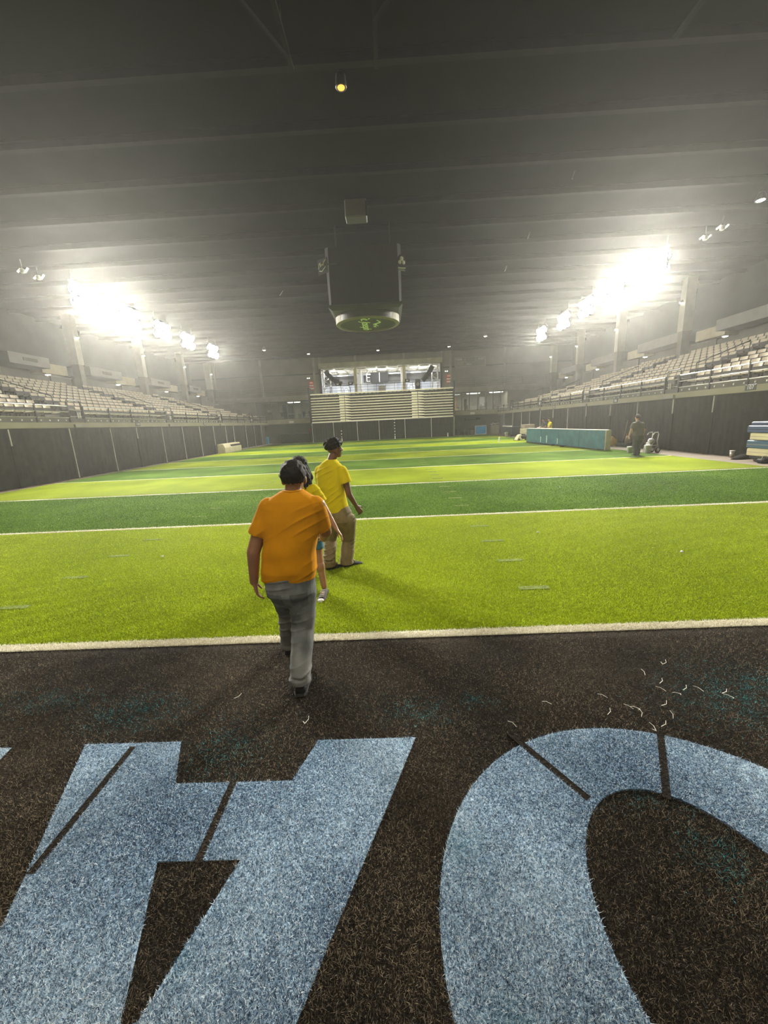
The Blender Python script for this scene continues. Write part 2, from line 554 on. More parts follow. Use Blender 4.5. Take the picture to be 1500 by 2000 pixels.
# ducts and hanging box in the room
hb = thing('hanging_scoreboard', 'black box hung from the concourse ceiling with white pipes beside it', 'display', (-1.1, YW + 4.2, 7.45))
MB().bbox(-1.2, 1.2, -0.3, 0.3, 0, 1.35, 0.04).build('case', m_black, hb)
MB().box(-0.03, 0.03, -0.33, -0.3, 0.05, 1.3).build('divider', m_white, hb)
MB().path([(-1.3, -0.1, 0.25), (-1.75, -0.1, 0.25), (-1.75, -0.1, 1.2), (-1.4, -0.1, 1.66)], 0.06).build('pipe', m_white, hb)
MB().path([(-1.3, -0.1, 0.75), (-1.7, -0.1, 0.75)], 0.05).build('pipe', m_white, hb)
for s in (-0.9, 0.9):
    MB().tube((s, 0, 1.35), (s, 0, 1.7), 0.03, n=6).build('hanger', m_dark_steel, hb)

def truss(label, x, y, z0, z1, w=0.42):
    t = thing('lighting_truss', label, 'truss', (x, y, z0))
    h = z1 - z0
    for sx in (-1, 1):
        for sy in (-1, 1):
            MB().tube((sx * w, sy * w, 0), (sx * w, sy * w, h), 0.05, n=6).build('chord', m_white, t)
    n = 8
    for i in range(n):
        za, zb = h * i / n, h * (i + 1) / n
        s = 1 if i % 2 else -1
        br = MB()
        for sy in (-1, 1):
            br.tube((-w * s, sy * w, za), (w * s, sy * w, zb), 0.025, n=5)
            br.tube((sy * w, -w * s, za), (sy * w, w * s, zb), 0.025, n=5)
        br.build('lacing', m_steel, t)
    return t
truss('white box truss standing at the left end of the concourse opening', -7.9, YW + 1.2, 5.35, 9.05)
truss('white box truss standing at the right end of the concourse opening', 6.15, YW + 1.2, 5.35, 9.05, 0.36)

def line_array(label, pts, w):
    t = thing('line_array', label, 'loudspeaker', pts[0])
    p0 = Vector(pts[0])
    for i in range(len(pts) - 1):
        a, b = Vector(pts[i]) - p0, Vector(pts[i + 1]) - p0
        d = (b - a)
        up = Vector((0, 1, 0))
        n = d.cross(up).normalized()
        mb = MB()
        R = []
        for s, q in ((0.03, 0.92), (0.5, 1.0), (0.97, 0.92)):
            c = a + d * s
            R.append([c + n * (w * q * u) + up * (0.35 * v) for u, v in ((-1, -1), (1, -1), (1, 1), (-1, 1))])
        mb.loft(R)
        o = mb.build('speaker_box', m_black, t)
    MB().tube((0, 0, 0.1), (0, 0, 9.15 - p0.z), 0.03, n=6).build('hanger', m_dark_steel, t)
    return t
def curve_pts(p0, p1, p2, n):
    return [tuple((Vector(p0) * (1 - s) ** 2 + Vector(p1) * 2 * s * (1 - s) + Vector(p2) * s * s)) for s in [i / n for i in range(n + 1)]]
line_array('curved black line-array loudspeaker hanging left in the concourse opening', curve_pts((-7.85, YW + 0.4, 8.8), (-7.3, YW + 0.4, 7.7), (-5.9, YW + 0.4, 7.15), 7), 0.3)
line_array('curved black line-array loudspeaker hanging right in the concourse opening', curve_pts((5.75, YW + 0.55, 8.8), (5.4, YW + 0.55, 7.9), (4.5, YW + 0.55, 7.1), 7), 0.3)
# gear on the concourse edge
t = thing('loudspeaker_cabinet', 'tall black loudspeaker cabinet at the railing right of centre', 'loudspeaker', (3.85, YW + 0.6, 5.35))
MB().bbox(-0.34, 0.34, -0.3, 0.3, 0, 1.95, 0.03).build('cabinet', M('navy_grey', (0.05, 0.055, 0.075), 0.5, 0.1, 5), t)
MB().lathe((0, -0.3, 1.3), [(0.2, 0), (0.2, -0.03), (0.05, -0.005), (0.03, -0.005)], 16, 'y').build('cone', m_steel, t)
MB().lathe((0, -0.3, 0.6), [(0.24, 0), (0.24, -0.03), (0.08, -0.005), (0.03, -0.005)], 16, 'y').build('cone', m_black, t)
t = thing('road_case', 'silver and black road case on the concourse edge, middle of opening', 'case', (-0.8, YW + 0.7, 5.35))
MB().bbox(-0.42, 0.42, -0.3, 0.3, 0.1, 0.75, 0.02).build('body', m_black, t)
MB().bbox(-0.44, 0.44, -0.32, 0.32, 0.75, 1.4, 0.03).build('lid', m_steel, t)
for sx in (-1, 1):
    MB().lathe((sx * 0.34, -0.2, 0.05), [(0.05, -0.02), (0.05, 0.02)], 10, 'y').build('castor', m_rubber, t)
    MB().lathe((sx * 0.34, 0.2, 0.05), [(0.05, -0.02), (0.05, 0.02)], 10, 'y').build('castor', m_rubber, t)
for k, (x, z) in enumerate(((-6.4, 6.9), (-4.75, 6.95), (2.5, 6.95))):
    t = thing('railing_monitor', 'small black monitor clamped to the concourse railing, %s from the left' % ordw(k + 1), 'monitor', (x, YW + 0.05, z), group='monitors on the concourse railing')
    MB().bbox(-0.3, 0.3, -0.08, 0.05, 0, 0.38, 0.03).build('housing', m_black, t)
    MB().bbox(-0.14, 0.14, -0.1, -0.08, 0.12, 0.28, 0.008).build('screen', m_white, t)
t = railing('dark railing across the concourse opening above the bleacher', OX0 + 0.1, OX1 - 0.1, YW + 0.12, 5.35, (0.6, 0.95, 1.3, 1.6), 1.15, 'concourse_railing')
for k, x in enumerate((-5.4, 3.0)):
    g = thing('aisle_gate', 'arched dark gate frame at the top of the %s bleacher aisle' % ('left' if k == 0 else 'right'), 'gate', (x, YW + 0.5, 5.35))
    MB().path([(-0.55, 0, 0), (-0.55, 0, 1.3), (-0.4, 0, 1.55), (0.4, 0, 1.55), (0.55, 0, 1.3), (0.55, 0, 0)], 0.03).build('frame', m_dark_steel, g)
    MB().path([(-0.3, 0, 0), (-0.3, 0, 1.0), (-0.1, 0, 1.25), (0.1, 0, 1.25), (0.3, 0, 1.0), (0.3, 0, 0)], 0.025).build('inner_frame', m_dark_steel, g)
    MB().tube((-0.55, 0, 0.7), (0.55, 0, 0.7), 0.02, n=6).build('bar', m_dark_steel, g)

# ------------------------------------------------------------------ office windows on the far wall
m_frame = M('window_frame', (0.13, 0.12, 0.1), 0.5, 0.1, 6)
m_office = M('office_wall', (0.33, 0.31, 0.25), 0.8, 0.06, 2)
def office(idx, x0, x1, mull, side):
    w = tag(bpy.data.objects.new('window_%d' % idx, None), 'long office window strip on the far wall, %s of the bleacher' % side, 'window', kind='structure')
    COL.objects.link(w)
    z0, z1 = 3.05, 5.35
    MB().box(x0, x1, YW + 0.05, YW + 0.17, z0, z0 + 0.07).build('window_sill', m_frame, w)
    MB().box(x0, x1, YW + 0.05, YW + 0.17, z1 - 0.1, z1).build('window_head', m_frame, w)
    xs = [x0] + mull + [x1]
    for x in xs:
        MB().box(x - 0.05, x + 0.05, YW + 0.04, YW + 0.18, z0, z1).build('mullion', m_frame, w)
    for a, b in zip(xs, xs[1:]):
        MB().box(a + 0.05, b - 0.05, YW + 0.1, YW + 0.112, z0 + 0.07, z1 - 0.1).build('pane', m_glass, w)
    r = MB()
    r.box(x0 - 0.3, x1 + 0.3, YW + 4.3, YW + 4.5, 3.05, 5.35).box(x0 - 0.3, x0, YW + 0.3, YW + 4.4, 3.05, 5.35).box(x1, x1 + 0.3, YW + 0.3, YW + 4.4, 3.05, 5.35)
    tag(r.build('wall_office_%s' % side, m_office), 'pale office walls behind the %s window strip' % side, 'wall', kind='structure')
    tag(MB().box(x0 - 0.3, x1 + 0.3, YW + 0.3, YW + 4.5, 5.35, 5.42).build('ceiling_office_%s' % side, m_office), 'office ceiling behind the %s window strip' % side, 'ceiling', kind='structure')
    tag(MB().box(x0 - 0.3, x1 + 0.3, YW + 1.1, YW + 4.5, 2.95, 3.05).build('floor_office_%s' % side, m_conc), 'office floor behind the %s window strip' % side, 'floor', kind='structure')
office(1, -17.25, -10.0, [-15.26, -14.2, -13.2, -12.3, -11.3], 'left')
office(2, 8.2, 15.3, [9.4, 10.4, 11.45, 12.5, 13.4, 14.4], 'right')
def tube_lamp(label, x, y, w):
    t = thing('ceiling_tube', label, 'light', (x, y, 5.22), group='office ceiling tubes')
    MB().bbox(-w, w, -0.13, 0.13, 0.05, 0.13, 0.02).build('housing', m_white, t)
    MB().bbox(-w * 0.97, w * 0.97, -0.1, 0.1, 0.0, 0.05, 0.02).build('tube', ME('office_glow', (1, 0.99, 0.94), 9), t)
    light('tube_light', 'AREA', (0, 0, -0.05), 85, (0, 0, -2), w * 1.8, 0.3, (1, 0.98, 0.9), parent=t)
tube_lamp('glowing tube in the left office ceiling', -12.5, YW + 1.2, 0.85)
tube_lamp('glowing tube in the right office ceiling, beside the bleacher', 8.7, YW + 1.0, 0.7)
tube_lamp('glowing tube in the right office ceiling, middle one', 11.1, YW + 1.2, 0.9)
tube_lamp('glowing tube in the right office ceiling, far right one', 14.0, YW + 0.9, 0.9)
def office_chair(label, x, y, rz, mat):
    t = thing('office_chair', label, 'chair', (x, y, 3.05), rz, group='chairs in the offices')
    MB().bbox(-0.24, 0.24, -0.24, 0.24, 0.42, 0.5, 0.03).build('seat', mat, t)
    MB().bbox(-0.22, 0.22, 0.2, 0.27, 0.55, 1.0, 0.03).build('backrest', mat, t)
    MB().tube((0, 0, 0.08), (0, 0, 0.42), 0.03).build('stem', m_dark_steel, t)
    for k in range(5):
        a = 2 * PI * k / 5
        MB().tube((0, 0, 0.09), (0.27 * math.cos(a), 0.27 * math.sin(a), 0.04), 0.022, n=5).build('foot', m_dark_steel, t)
def desk(label, x, y, w):
    t = thing('office_desk', label, 'desk', (x, y, 3.05), group='desks in the offices')
    MB().bbox(-w / 2, w / 2, -0.35, 0.35, 0.71, 0.75, 0.01).build('desktop', M('desk_grey', (0.2, 0.22, 0.24), 0.4), t)
    for sx in (-1, 1):
        for sy in (-1, 1):
            MB().box(sx * (w / 2 - 0.06) - 0.025, sx * (w / 2 - 0.06) + 0.025, sy * 0.28 - 0.025, sy * 0.28 + 0.025, 0, 0.71).build('leg', m_dark_steel, t)
desk('long grey desk in the left office near the bleacher', -11.0, YW + 1.3, 1.8)
desk('grey desk in the left office under the tube', -12.9, YW + 2.3, 1.5)
desk('grey desk in the right office, middle bay', 11.3, YW + 1.6, 1.9)
for k, (x, y, r) in enumerate(((-11.5, YW + 1.9, 0.2), (-10.7, YW + 1.95, -0.2), (-13.6, YW + 1.3, 1.2), (-14.3, YW + 1.4, 0.4))):
    office_chair('black office chair in the left office, %s from the bleacher' % ordw([2, 1, 3, 4][k]), x, y, r, m_black)
for k, (x, y, r) in enumerate(((9.2, YW + 1.3, 0.5), (12.9, YW + 1.3, 0.3), (13.9, YW + 1.6, -0.4))):
    office_chair('dark office chair in the right office, %s from the bleacher' % ordw(k + 1), x, y, r, M('chair_brown', (0.1, 0.07, 0.06), 0.6))
d = tag(MB().bbox(8.5, 9.35, YW + 4.2, YW + 4.3, 3.05, 5.0, 0.01).build('door_1', M('orange_wood', (0.6, 0.3, 0.1), 0.5, 0.15, 4)), 'orange wooden door at the back of the right office', 'door', kind='structure')
MB().ell((9.2, YW + 4.14, 4.0), (0.05, 0.05, 0.05)).build('door_handle', m_steel, d, smooth=True)
tag(MB().bbox(-14.9, -13.4, YW + 4.2, YW + 4.3, 3.05, 5.1, 0.01).build('door_2', M('dark_door', (0.05, 0.055, 0.055), 0.5)), 'dark doorway at the back of the left office', 'door', kind='structure')
tag(MB().bbox(12.6, 13.3, YW + 4.24, YW + 4.3, 3.7, 4.9, 0.01).build('notice_board', m_white), 'white notice board on the right office back wall', 'board')
tag(MB().bbox(9.75, 10.15, YW + 0.6, YW + 1.0, 3.05, 4.6, 0.03).build('locker', m_conc), 'pale tall locker standing inside the right office window', 'locker')
tag(MB().bbox(-16.0, -15.5, YW + 0.7, YW + 0.9, 3.9, 4.3, 0.03).build('wall_screen', m_white), 'pale screen glowing inside the leftmost office window', 'screen')
# ------------------------------------------------------------------ seating tiers
ROWS, DEPTH, RISE, ZT = 9, 0.72, 0.265, 2.74
PITCH_S = 0.47
AISLES = (11.5, 20.0, 28.5, 37.0, 45.5)
YS0 = 12.2
m_riser = M('tier_concrete', (0.10, 0.09, 0.07), 0.8, 0.15, 1.5)
m_fascia = M('fascia_olive', (0.235, 0.215, 0.135), 0.75, 0.08, 1.0)
m_stud = M('stud_white', (0.85, 0.83, 0.75), 0.35)

# one seat, local frame: +x is the way it faces, origin on the tread
_pan = MB()
_pan.loft([[(x, y, z) for x, z in ((0.02, 0.405), (0.20, 0.40), (0.40, 0.425), (0.42, 0.445), (0.40, 0.455), (0.20, 0.43), (0.02, 0.44))] for y in (-0.205, 0.205)])
_back = MB()
_R = []
for (z, xo) in ((0.665, -0.018), (0.68, -0.022), (0.74, -0.033), (0.785, -0.042), (0.80, -0.046)):
    wd = 0.175 if z in (0.665, 0.80) else 0.2
    _R.append([(xo + 0.035 * (abs(u)) ** 2, u * wd, z) for u in (-1, -0.5, 0, 0.5, 1)] + [(xo - 0.03 + 0.035 * (abs(u)) ** 2, u * wd, z) for u in (1, 0.5, 0, -0.5, -1)])
_back.loft(_R)
_brk_shade = MB().box(-0.06, -0.045, -0.235, 0.235, 0.40, 0.70).box(-0.02, 0.03, -0.235, -0.215, 0, 0.56).box(0.0, 0.34, -0.235, -0.212, 0.37, 0.41).box(-0.04, 0.12, -0.235, -0.2, 0, 0.02)  # bracket plus a wide dark panel painting the shade below the backrest
SEAT = {'backrest': _back.mesh('backrest', m_seat), 'seat_pan': _pan.mesh('seat_pan', m_seat), 'bracket': _brk_shade.mesh('bracket', m_seat_dk)}
seat_all = []                 # (side, row, index, x, y, z)

def row_end(side, n):
    return (46.5 - 1.7 * n) if side > 0 else (49.0 - 1.3 * n)

def tier(side, xf):
    word = 'right' if side > 0 else 'left'
    t = tag(bpy.data.objects.new('seating_tier', None), 'stepped concrete tier of the %s stand with olive front edge' % word, 'stand', kind='structure')
    COL.objects.link(t)
    def bx(mb, d0, d1, y0, y1, z0, z1):
        a, b = xf + side * d0, xf + side * d1
        return mb.box(min(a, b), max(a, b), y0, y1, z0, z1)
    yn, yf = 6.0, 51.2
    bx(MB(), -0.06, 0.35, yn, yf, 2.46, 2.71).build('front_edge', m_fascia, t)
    bx(MB(), 0.03, 0.12, yn, yf, 2.71, 2.92).build('kick_board', m_riser, t)
    for n in range(ROWS):
        ye = max(row_end(side, n) + 0.6, 0) if n else yf
        bx(MB(), DEPTH * n + 0.02, DEPTH * (n + 1) + 0.02 + (0.3 if n == ROWS - 1 else 0), yn, ye, ZT + RISE * n - 0.3, ZT + RISE * n).build('riser', m_riser, t)
    # slab that carries the tier and closes it behind the rows
    bx(MB(), 0.2, 9.4, yn, yf + 0.8, 2.3, 2.46).build('slab', m_riser, t)
    for ya in AISLES:
        for n in range(ROWS):
            if ya < row_end(side, n):
                bx(MB(), DEPTH * n - 0.16, DEPTH * n + 0.2, ya - 0.45, ya + 0.45, ZT + RISE * (n - 1) - 0.01, ZT + RISE * n - 0.12).build('aisle_step', m_conc, t)
    # studs at the foot of the front row
    sm = MB().ell((0, 0, 0), (0.03, 0.035, 0.045), nu=8, nv=6).mesh('stud', m_stud, True)
    y = YS0
    while y < 47:
        if min(abs(y - a) for a in AISLES) > 0.5:
            link('stud', sm, t, (xf - side * 0.035 + side * 0.05, y, 2.81))
        y += PITCH_S
    for n in range(ROWS):
        k = 0
        for ya, yb in zip(AISLES, AISLES[1:] + (54.0,)):
            s0, s1 = ya + 0.55, min(yb - 0.55, row_end(side, n))
            m = int((s1 - s0) / PITCH_S)
            for i in range(m):
                y = s0 + (i + 0.5) * PITCH_S
                seat_all.append((side, n, xf + side * (DEPTH * n + 0.5), y, ZT + RISE * n))
    # wall below the stand
    w = bx(MB(), 0.4, 0.6, 6.0, 51.2, 0, 2.3).build('wall_stand_' + word, m_wall_dk)
    tag(w, 'dark wall under the %s stand behind the drapes' % word, 'wall', kind='structure')
    return t
tier(1, XR)
tier(-1, XL)

def seat_in_view(s):
    x, y = project((s[2], s[3], s[4] + 0.6))
    return -10 < x < 1510
vis = [s for s in seat_all if seat_in_view(s)]
vis.sort(key=lambda s: (Vector((s[2], s[3], s[4])) - Vector((0, 0, CAM_Z))).length)
pick = sorted(vis[:300], key=lambda s: (s[0], s[1], s[3]))
rest = [s for s in seat_all if s not in set(pick)]
cnt = {}
for s in pick:
    side, n, x, y, z = s
    cnt[(side, n)] = cnt.get((side, n), 0) + 1
    w = 'right' if side > 0 else 'left'
    rowname = 'front row' if n == 0 else '%s row up' % ordw(n + 1)
    t = thing('stadium_seat', 'beige plastic seat in the %s stand, %s, %s from the photo edge' % (w, rowname, ordw(cnt[(side, n)])), 'seat', (x, y, z), PI if side > 0 else 0.0, group='beige seats of the %s stand' % w)
    for nm, me in SEAT.items():
        link(nm, me, t)
def merge_copies(meshes, places):
    V, F, base = [], [], 0
    for me in meshes:
        v = np.empty(len(me.vertices) * 3)
        me.vertices.foreach_get('co', v)
        v = v.reshape(-1, 3)
        fs = [tuple(p.vertices) for p in me.polygons]
        for (side, n, x, y, z) in places:
            c = -1.0 if side > 0 else 1.0
            V.append(v * np.array([c, c, 1.0]) + np.array([x, y, z]))
            F += [tuple(i + base for i in f) for f in fs]
            base += len(v)
    me = bpy.data.meshes.new('merged')
    me.from_pydata(np.concatenate(V).tolist(), [], F)
    return me
_me = merge_copies([SEAT['backrest'], SEAT['seat_pan']], rest)
_me.materials.append(m_seat)
o = link('distant_seats', _me)
tag(o, 'mass of small beige seats further along both stands', 'seats', kind='stuff')
_me = merge_copies([SEAT['bracket']], rest)
_me.materials.append(m_seat_dk)
link('distant_brackets_shade', _me, o)['kind'] = 'stuff'

# ------------------------------------------------------------------ guard rails along the stand fronts
for side, xf in ((1, XR), (-1, XL)):
    w = 'right' if side > 0 else 'left'
    secs = [(12.1, 19.5), (20.45, 28.0), (28.95, 36.5), (37.45, 45.0), (45.95, 51.0)]
    for k, (a, b) in enumerate(secs):
        t = thing('guard_rail', 'steel guard rail on the %s stand front, %s section from the camera' % (w, ordw(k + 1)), 'railing', (xf + side * 0.02, a, 2.71), group='guard rails of the stands')
        n = max(1, round((b - a) / 2.1))
        for i in range(n + 1):
            y = (b - a) * i / n
            MB().box(-0.03, 0.03, y - 0.03, y + 0.03, 0, 0.82).build('post', m_dark_steel, t)
        for z in (0.24, 0.51, 0.78):
            MB().tube((0, 0, z), (0, b - a, z), 0.024, n=7).build('rail', m_steel, t)
    for k, ya in enumerate((20.0, 28.5, 37.0, 45.5)):
        g = thing('aisle_gate', 'dark arched gate at the foot of the %s stand aisle, %s from camera' % (w, ordw(k + 1)), 'gate', (xf + side * 0.1, ya, 2.71), group='aisle gates of the stands')
        MB().path([(0, -0.45, 0), (0, -0.45, 1.0), (0, -0.38, 1.08), (0, 0.38, 1.08), (0, 0.45, 1.0), (0, 0.45, 0)], 0.032).build('frame', m_dark_steel, g)
        MB().tube((0, -0.45, 0.3), (0, 0.45, 0.3), 0.02, n=6).build('rail', m_steel, g)
        MB().tube((0, -0.45, 0.62), (0, 0.45, 0.62), 0.02, n=6).build('rail', m_steel, g)
        MB().box(-0.02, 0.02, 0.15, 0.19, 0, 0.5).box(-0.02, 0.02, 0.28, 0.32, 0, 0.5).build('latch', m_white, g)
        MB().path([(side * 1.0, -0.0, 0.55), (side * 1.0, 0, 1.35), (side * 3.4, 0, 2.25), (side * 3.4, 0, 1.4)], 0.025).build('handrail', m_dark_steel, g)

# ------------------------------------------------------------------ section signs
m_sign = M('sign_black', (0.02, 0.018, 0.015), 0.5)
def section_sign(label, txt, side, xf, y):
    t = thing('section_sign', label, 'sign', (xf - side * 0.05, y, 2.615), -side * PI / 2, group='section signs on the stand fronts')
    MB().bbox(-0.235, 0.235, -0.02, 0.02, -0.11, 0.11, 0.006).build('plate', m_sign, t)
    o = link('number', text_mesh(txt, 0.2, m_white, 0.003), t, (0, -0.024, 0))
    o.rotation_euler = (PI / 2, 0, 0)
section_sign('black section sign 107 at the near right stand front', '107', 1, XR, 15.57)
section_sign('small black section sign above the man in grey', '106', 1, XR, 24.58)
section_sign('small black section sign above the teal wall', '105', 1, XR, 33.6)
section_sign('small black section sign on the left stand front, nearest one', '114', -1, XL, 24.6)
section_sign('small black section sign on the left stand front, second one', '115', -1, XL, 33.6)
section_sign('small black section sign on the left stand front, third one', '116', -1, XL, 42.6)

# ------------------------------------------------------------------ drapes and poles under the stands
def drape_mesh(length, h, amp, seed, axis='y'):
    n = max(8, int(length / 0.055))
    r = random.Random(seed)
    ph = [r.uniform(0, 6.3) for _ in range(4)]
    mb = MB()
    rows = (0.0, 0.35, 0.75, 1.0)
    vs, fs = [], []
    for a, q in enumerate(rows):
        for i in range(n + 1):
            u = length * i / n
            w = amp * (0.5 * math.sin(u * 21 + ph[0] + 0.5 * math.sin(u * 3 + ph[1])) + 0.35 * math.sin(u * 11 + ph[2]) + 0.3 * math.sin(u * 2.3 + ph[3])) * (1.15 - 0.5 * q)
            vs.append((w, u, h * q))
    m = n + 1
    for a in range(len(rows) - 1):
        for i in range(n):
            fs.append((a * m + i, a * m + i + 1, (a + 1) * m + i + 1, (a + 1) * m + i))
    k = len(vs)
    vs += [(x + 0.012, y, z) for x, y, z in vs]
    fs += [tuple(reversed([i + k for i in f])) for f in fs]
    mb.add(vs, fs)
    return mb
LP = [11.0, 13.6, 16.08, 19.2, 22.05, 24.35, 27.1, 29.8, 32.5, 35.1, 37.7, 39.6, 43.0, 45.7, 48.3]
RP = [9.4, 12.0, 14.6, 17.2, 19.6, 22.35, 25.05, 28.1, 30.95, 33.7, 36.5, 39.25, 41.65, 44.55, 47.9]
for side, xf, P in ((1, XR, RP), (-1, XL, LP)):
    w = 'right' if side > 0 else 'left'
    seen = 0
    for i, (a, b) in enumerate(zip(P, P[1:])):
        if b < 14.4:
            lab = 'black drape panel under the %s stand, just outside the near photo edge' % w
            if i == 0:
                lab = 'black drape panel under the %s stand, nearest the camera' % w
        else:
            seen += 1
            lab = 'black drape panel under the %s stand, %s from the photo edge' % (w, ordw(seen))
        o = drape_mesh(b - a, 2.5, 0.022, i * 3 + side, 'y').build('curtain', m_drape, None, (xf + side * 0.06, a, 0.01), smooth=True)
        tag(o, lab, 'drape', 'black drapes under the %s stand' % w)
    seen = 0
    for i, p in enumerate(P):
        short = (side > 0 and i in (3, 4, 6, 7, 9)) or (side < 0 and i in (2, 5))
        if p > 14.5:
            seen += 1
            lab = 'thin pale upright pole on the %s drapes, %s from the photo edge' % (w, ordw(seen))
        else:
            lab = 'thin pale drape pole on the %s side, %s from the camera, out of frame' % (w, ordw(i + 1))
        z0 = 1.75 if short else 0.0
        t = thing('drape_pole', lab, 'pole', (xf - side * 0.07, p, 0), group='poles of the %s drapes' % w)
        MB().tube((0, 0, z0), (0, 0, 2.42), 0.024, n=7).build('upright', m_pole, t)
        if short:
            MB().tube((side * 0.05, 0, 0), (side * 0.05, 0, z0), 0.02, n=6).build('lower_upright', m_drape, t)
        MB().bbox(-0.1, 0.1, -0.12, 0.12, 0, 0.012, 0.004).build('base_plate', m_dark_steel, t)
    # kerb at the foot of the drape
MB_k = MB().box(XL + 0.05, XL + 0.5, 36, 50.5, 0, 0.12)
tag(MB_k.build('trim_6', m_conc), 'low grey kerb along the far left drapes', 'trim', kind='structure')

# ------------------------------------------------------------------ suites behind the stands, columns
m_soff = M('suite_grey', (0.27, 0.255, 0.235), 0.7, 0.06, 2)
m_soff_b = M('suite_beige', (0.55, 0.48, 0.33), 0.7, 0.08, 3)
for side, xf in ((1, XR), (-1, XL)):
    w = 'right' if side > 0 else 'left'
    starts = [13.6, 21.5, 29.4, 37.2, 44.6] if side > 0 else [15.8, 23.4, 29.9, 37.6, 44.9]
    def bx(d0, d1, y0, y1, z0, z1):
        a, b = xf + side * d0, xf + side * d1
        return MB().box(min(a, b), max(a, b), y0, y1, z0, z1)
    ends = starts[1:] + [51.4]
    for k, (a, b) in enumerate(zip(starts, ends)):
        t = thing('suite_box', 'suite balcony box above the %s stand, %s from the camera' % (w, ordw(k + 1)), 'balcony', (0, 0, 0), group='suite boxes of the %s stand' % w)
        L = b - a
        y1 = a + L * (0.46 if side < 0 else 0.62)
        if side > 0:      # protruding panel at the near part of the bay
            p0, p1, q0, q1 = a + 0.2, a + L * 0.62, a + L * 0.62, b - 0.6
        else:
            p0, p1, q0, q1 = a + 0.9, a + L * 0.58, a + L * 0.58, b - 0.6
        bx(6.75, 8.6, p0, p1, 6.55, 7.2).build('front_panel', m_soff, t)
        bx(7.35, 8.6, q0, q1, 6.35, 7.0).build('recessed_panel', m_soff_b, t)
        bx(8.2, 8.35, p0, q1, 2.46, 6.6).build('back_wall', m_wall, t)
        bx(7.05, 7.12, q0 + 0.2, q1 - 0.2, 5.0, 6.1).build('parapet', m_wall, t)
        bx(7.0, 7.15, q0 + 0.15, q1 - 0.15, 6.1, 6.17).build('coping', m_conc, t)
        if side < 0:
            bx(6.70, 6.75, (p0 + p1) / 2 - 0.5, (p0 + p1) / 2 + 0.5, 6.8, 7.0).build('name_plate', m_riser, t)
        c = bx(6.55, 7.1, b - 0.42, b + 0.02, 2.5, ZC).build('concrete_column', m_conc)
        tag(c, 'concrete column behind the %s stand, %s from the camera' % (w, ordw(k + 1)), 'column', kind='structure')
        bx(6.5, 7.15, b - 0.46, b + 0.06, 7.15, ZC).build('column_cladding', M('cladding_pale', (0.42, 0.4, 0.32), 0.7, 0.08, 2), c)
        lt = thing('column_light', 'small white light on the column behind the %s stand, %s from camera' % (w, ordw(k + 1)), 'light', (xf + side * 6.4, b - 0.2, 9.0), group='column lights')
        MB().lathe((0, 0, 0), [(0.05, 0.12), (0.12, 0.08), (0.14, 0.0), (0.1, -0.03)], 12).build('housing', m_steel, lt, smooth=True)
        MB().ell((0, 0, -0.03), (0.1, 0.1, 0.06), nu=10, nv=6).build('bulb', ME('bulb_glow', (1, 0.98, 0.92), 14), lt)
        MB().tube((0, 0, 0.1), (side * 0.15, 0, 0.16), 0.02, n=6).build('arm', m_dark_steel, lt)
        sl = thing('soffit_light', 'oval light under the %s suite soffit, %s from the camera' % (w, ordw(k + 1)), 'light', (xf + side * 7.6, (a + b) / 2 + 1.2, 6.28), group='soffit lights')
        MB().lathe((0, 0, 0), [(0.1, 0.07), (0.17, 0.05), (0.18, 0.0)], 14).build('housing', m_white, sl, smooth=True)
        MB().ell((0, 0, 0), (0.15, 0.15, 0.05), nu=10, nv=6).build('diffuser', ME('bulb_glow', (1, 0.98, 0.92), 14), sl)
# ------------------------------------------------------------------ turf field
LIME = ((0.20, 0.26, 0.002), (0.34, 0.44, 0.004), (0.50, 0.60, 0.03))
GREEN = ((0.045, 0.10, 0.004), (0.10, 0.20, 0.010), (0.20, 0.34, 0.04))
PILE_SHADE = lambda P, q: tuple(tuple(c * q for c in p) for p in P)  # darkens the flat sheets, standing in for shade among the blades
mt_lime = MT('lime_turf_shaded', *PILE_SHADE(LIME, 0.55), big=0.35, fine=150)
mt_green = MT('green_turf_shaded', *PILE_SHADE(GREEN, 0.6), big=0.35, fine=150)
mt_white = MT('white_turf', (0.42, 0.38, 0.27), (0.62, 0.58, 0.45), (0.8, 0.76, 0.62), fine=160)
mt_black = MT('black_turf', (0.012, 0.010, 0.008), (0.028, 0.022, 0.016), (0.08, 0.06, 0.042), big=0.9, fine=130, p1=0.4, p2=0.75)
mt_blue = MT('blue_turf', (0.03, 0.05, 0.09), (0.20, 0.31, 0.43), (0.48, 0.6, 0.7), big=0.9, fine=130, p1=0.35, p2=0.65, patch=((0.05, 0.2, 0.26), 1.3, 0.58, 0.8, 8.0))
mb_lime = MT('lime_blade', *LIME, per_island=True, bump=0, big=0.6)
mb_green = MT('green_blade', *GREEN, per_island=True, bump=0, big=0.6)
mb_white = MT('white_blade', (0.6, 0.55, 0.4), (0.8, 0.76, 0.62), (0.92, 0.89, 0.78), per_island=True, bump=0)
mb_black = MT('black_blade', (0.014, 0.012, 0.010), (0.05, 0.04, 0.028), (0.34, 0.27, 0.18), per_island=True, bump=0, big=1.3)
mb_teal = MT('teal_blade', (0.005, 0.035, 0.04), (0.02, 0.13, 0.15), (0.12, 0.5, 0.52), per_island=True, bump=0, big=1.3)
mb_blue = MT('blue_blade', (0.02, 0.04, 0.08), (0.32, 0.45, 0.56), (0.92, 0.96, 0.97), per_island=True, bump=0, big=1.0, patch=((0.05, 0.22, 0.28), 1.3, 0.58, 0.8, 8.0))

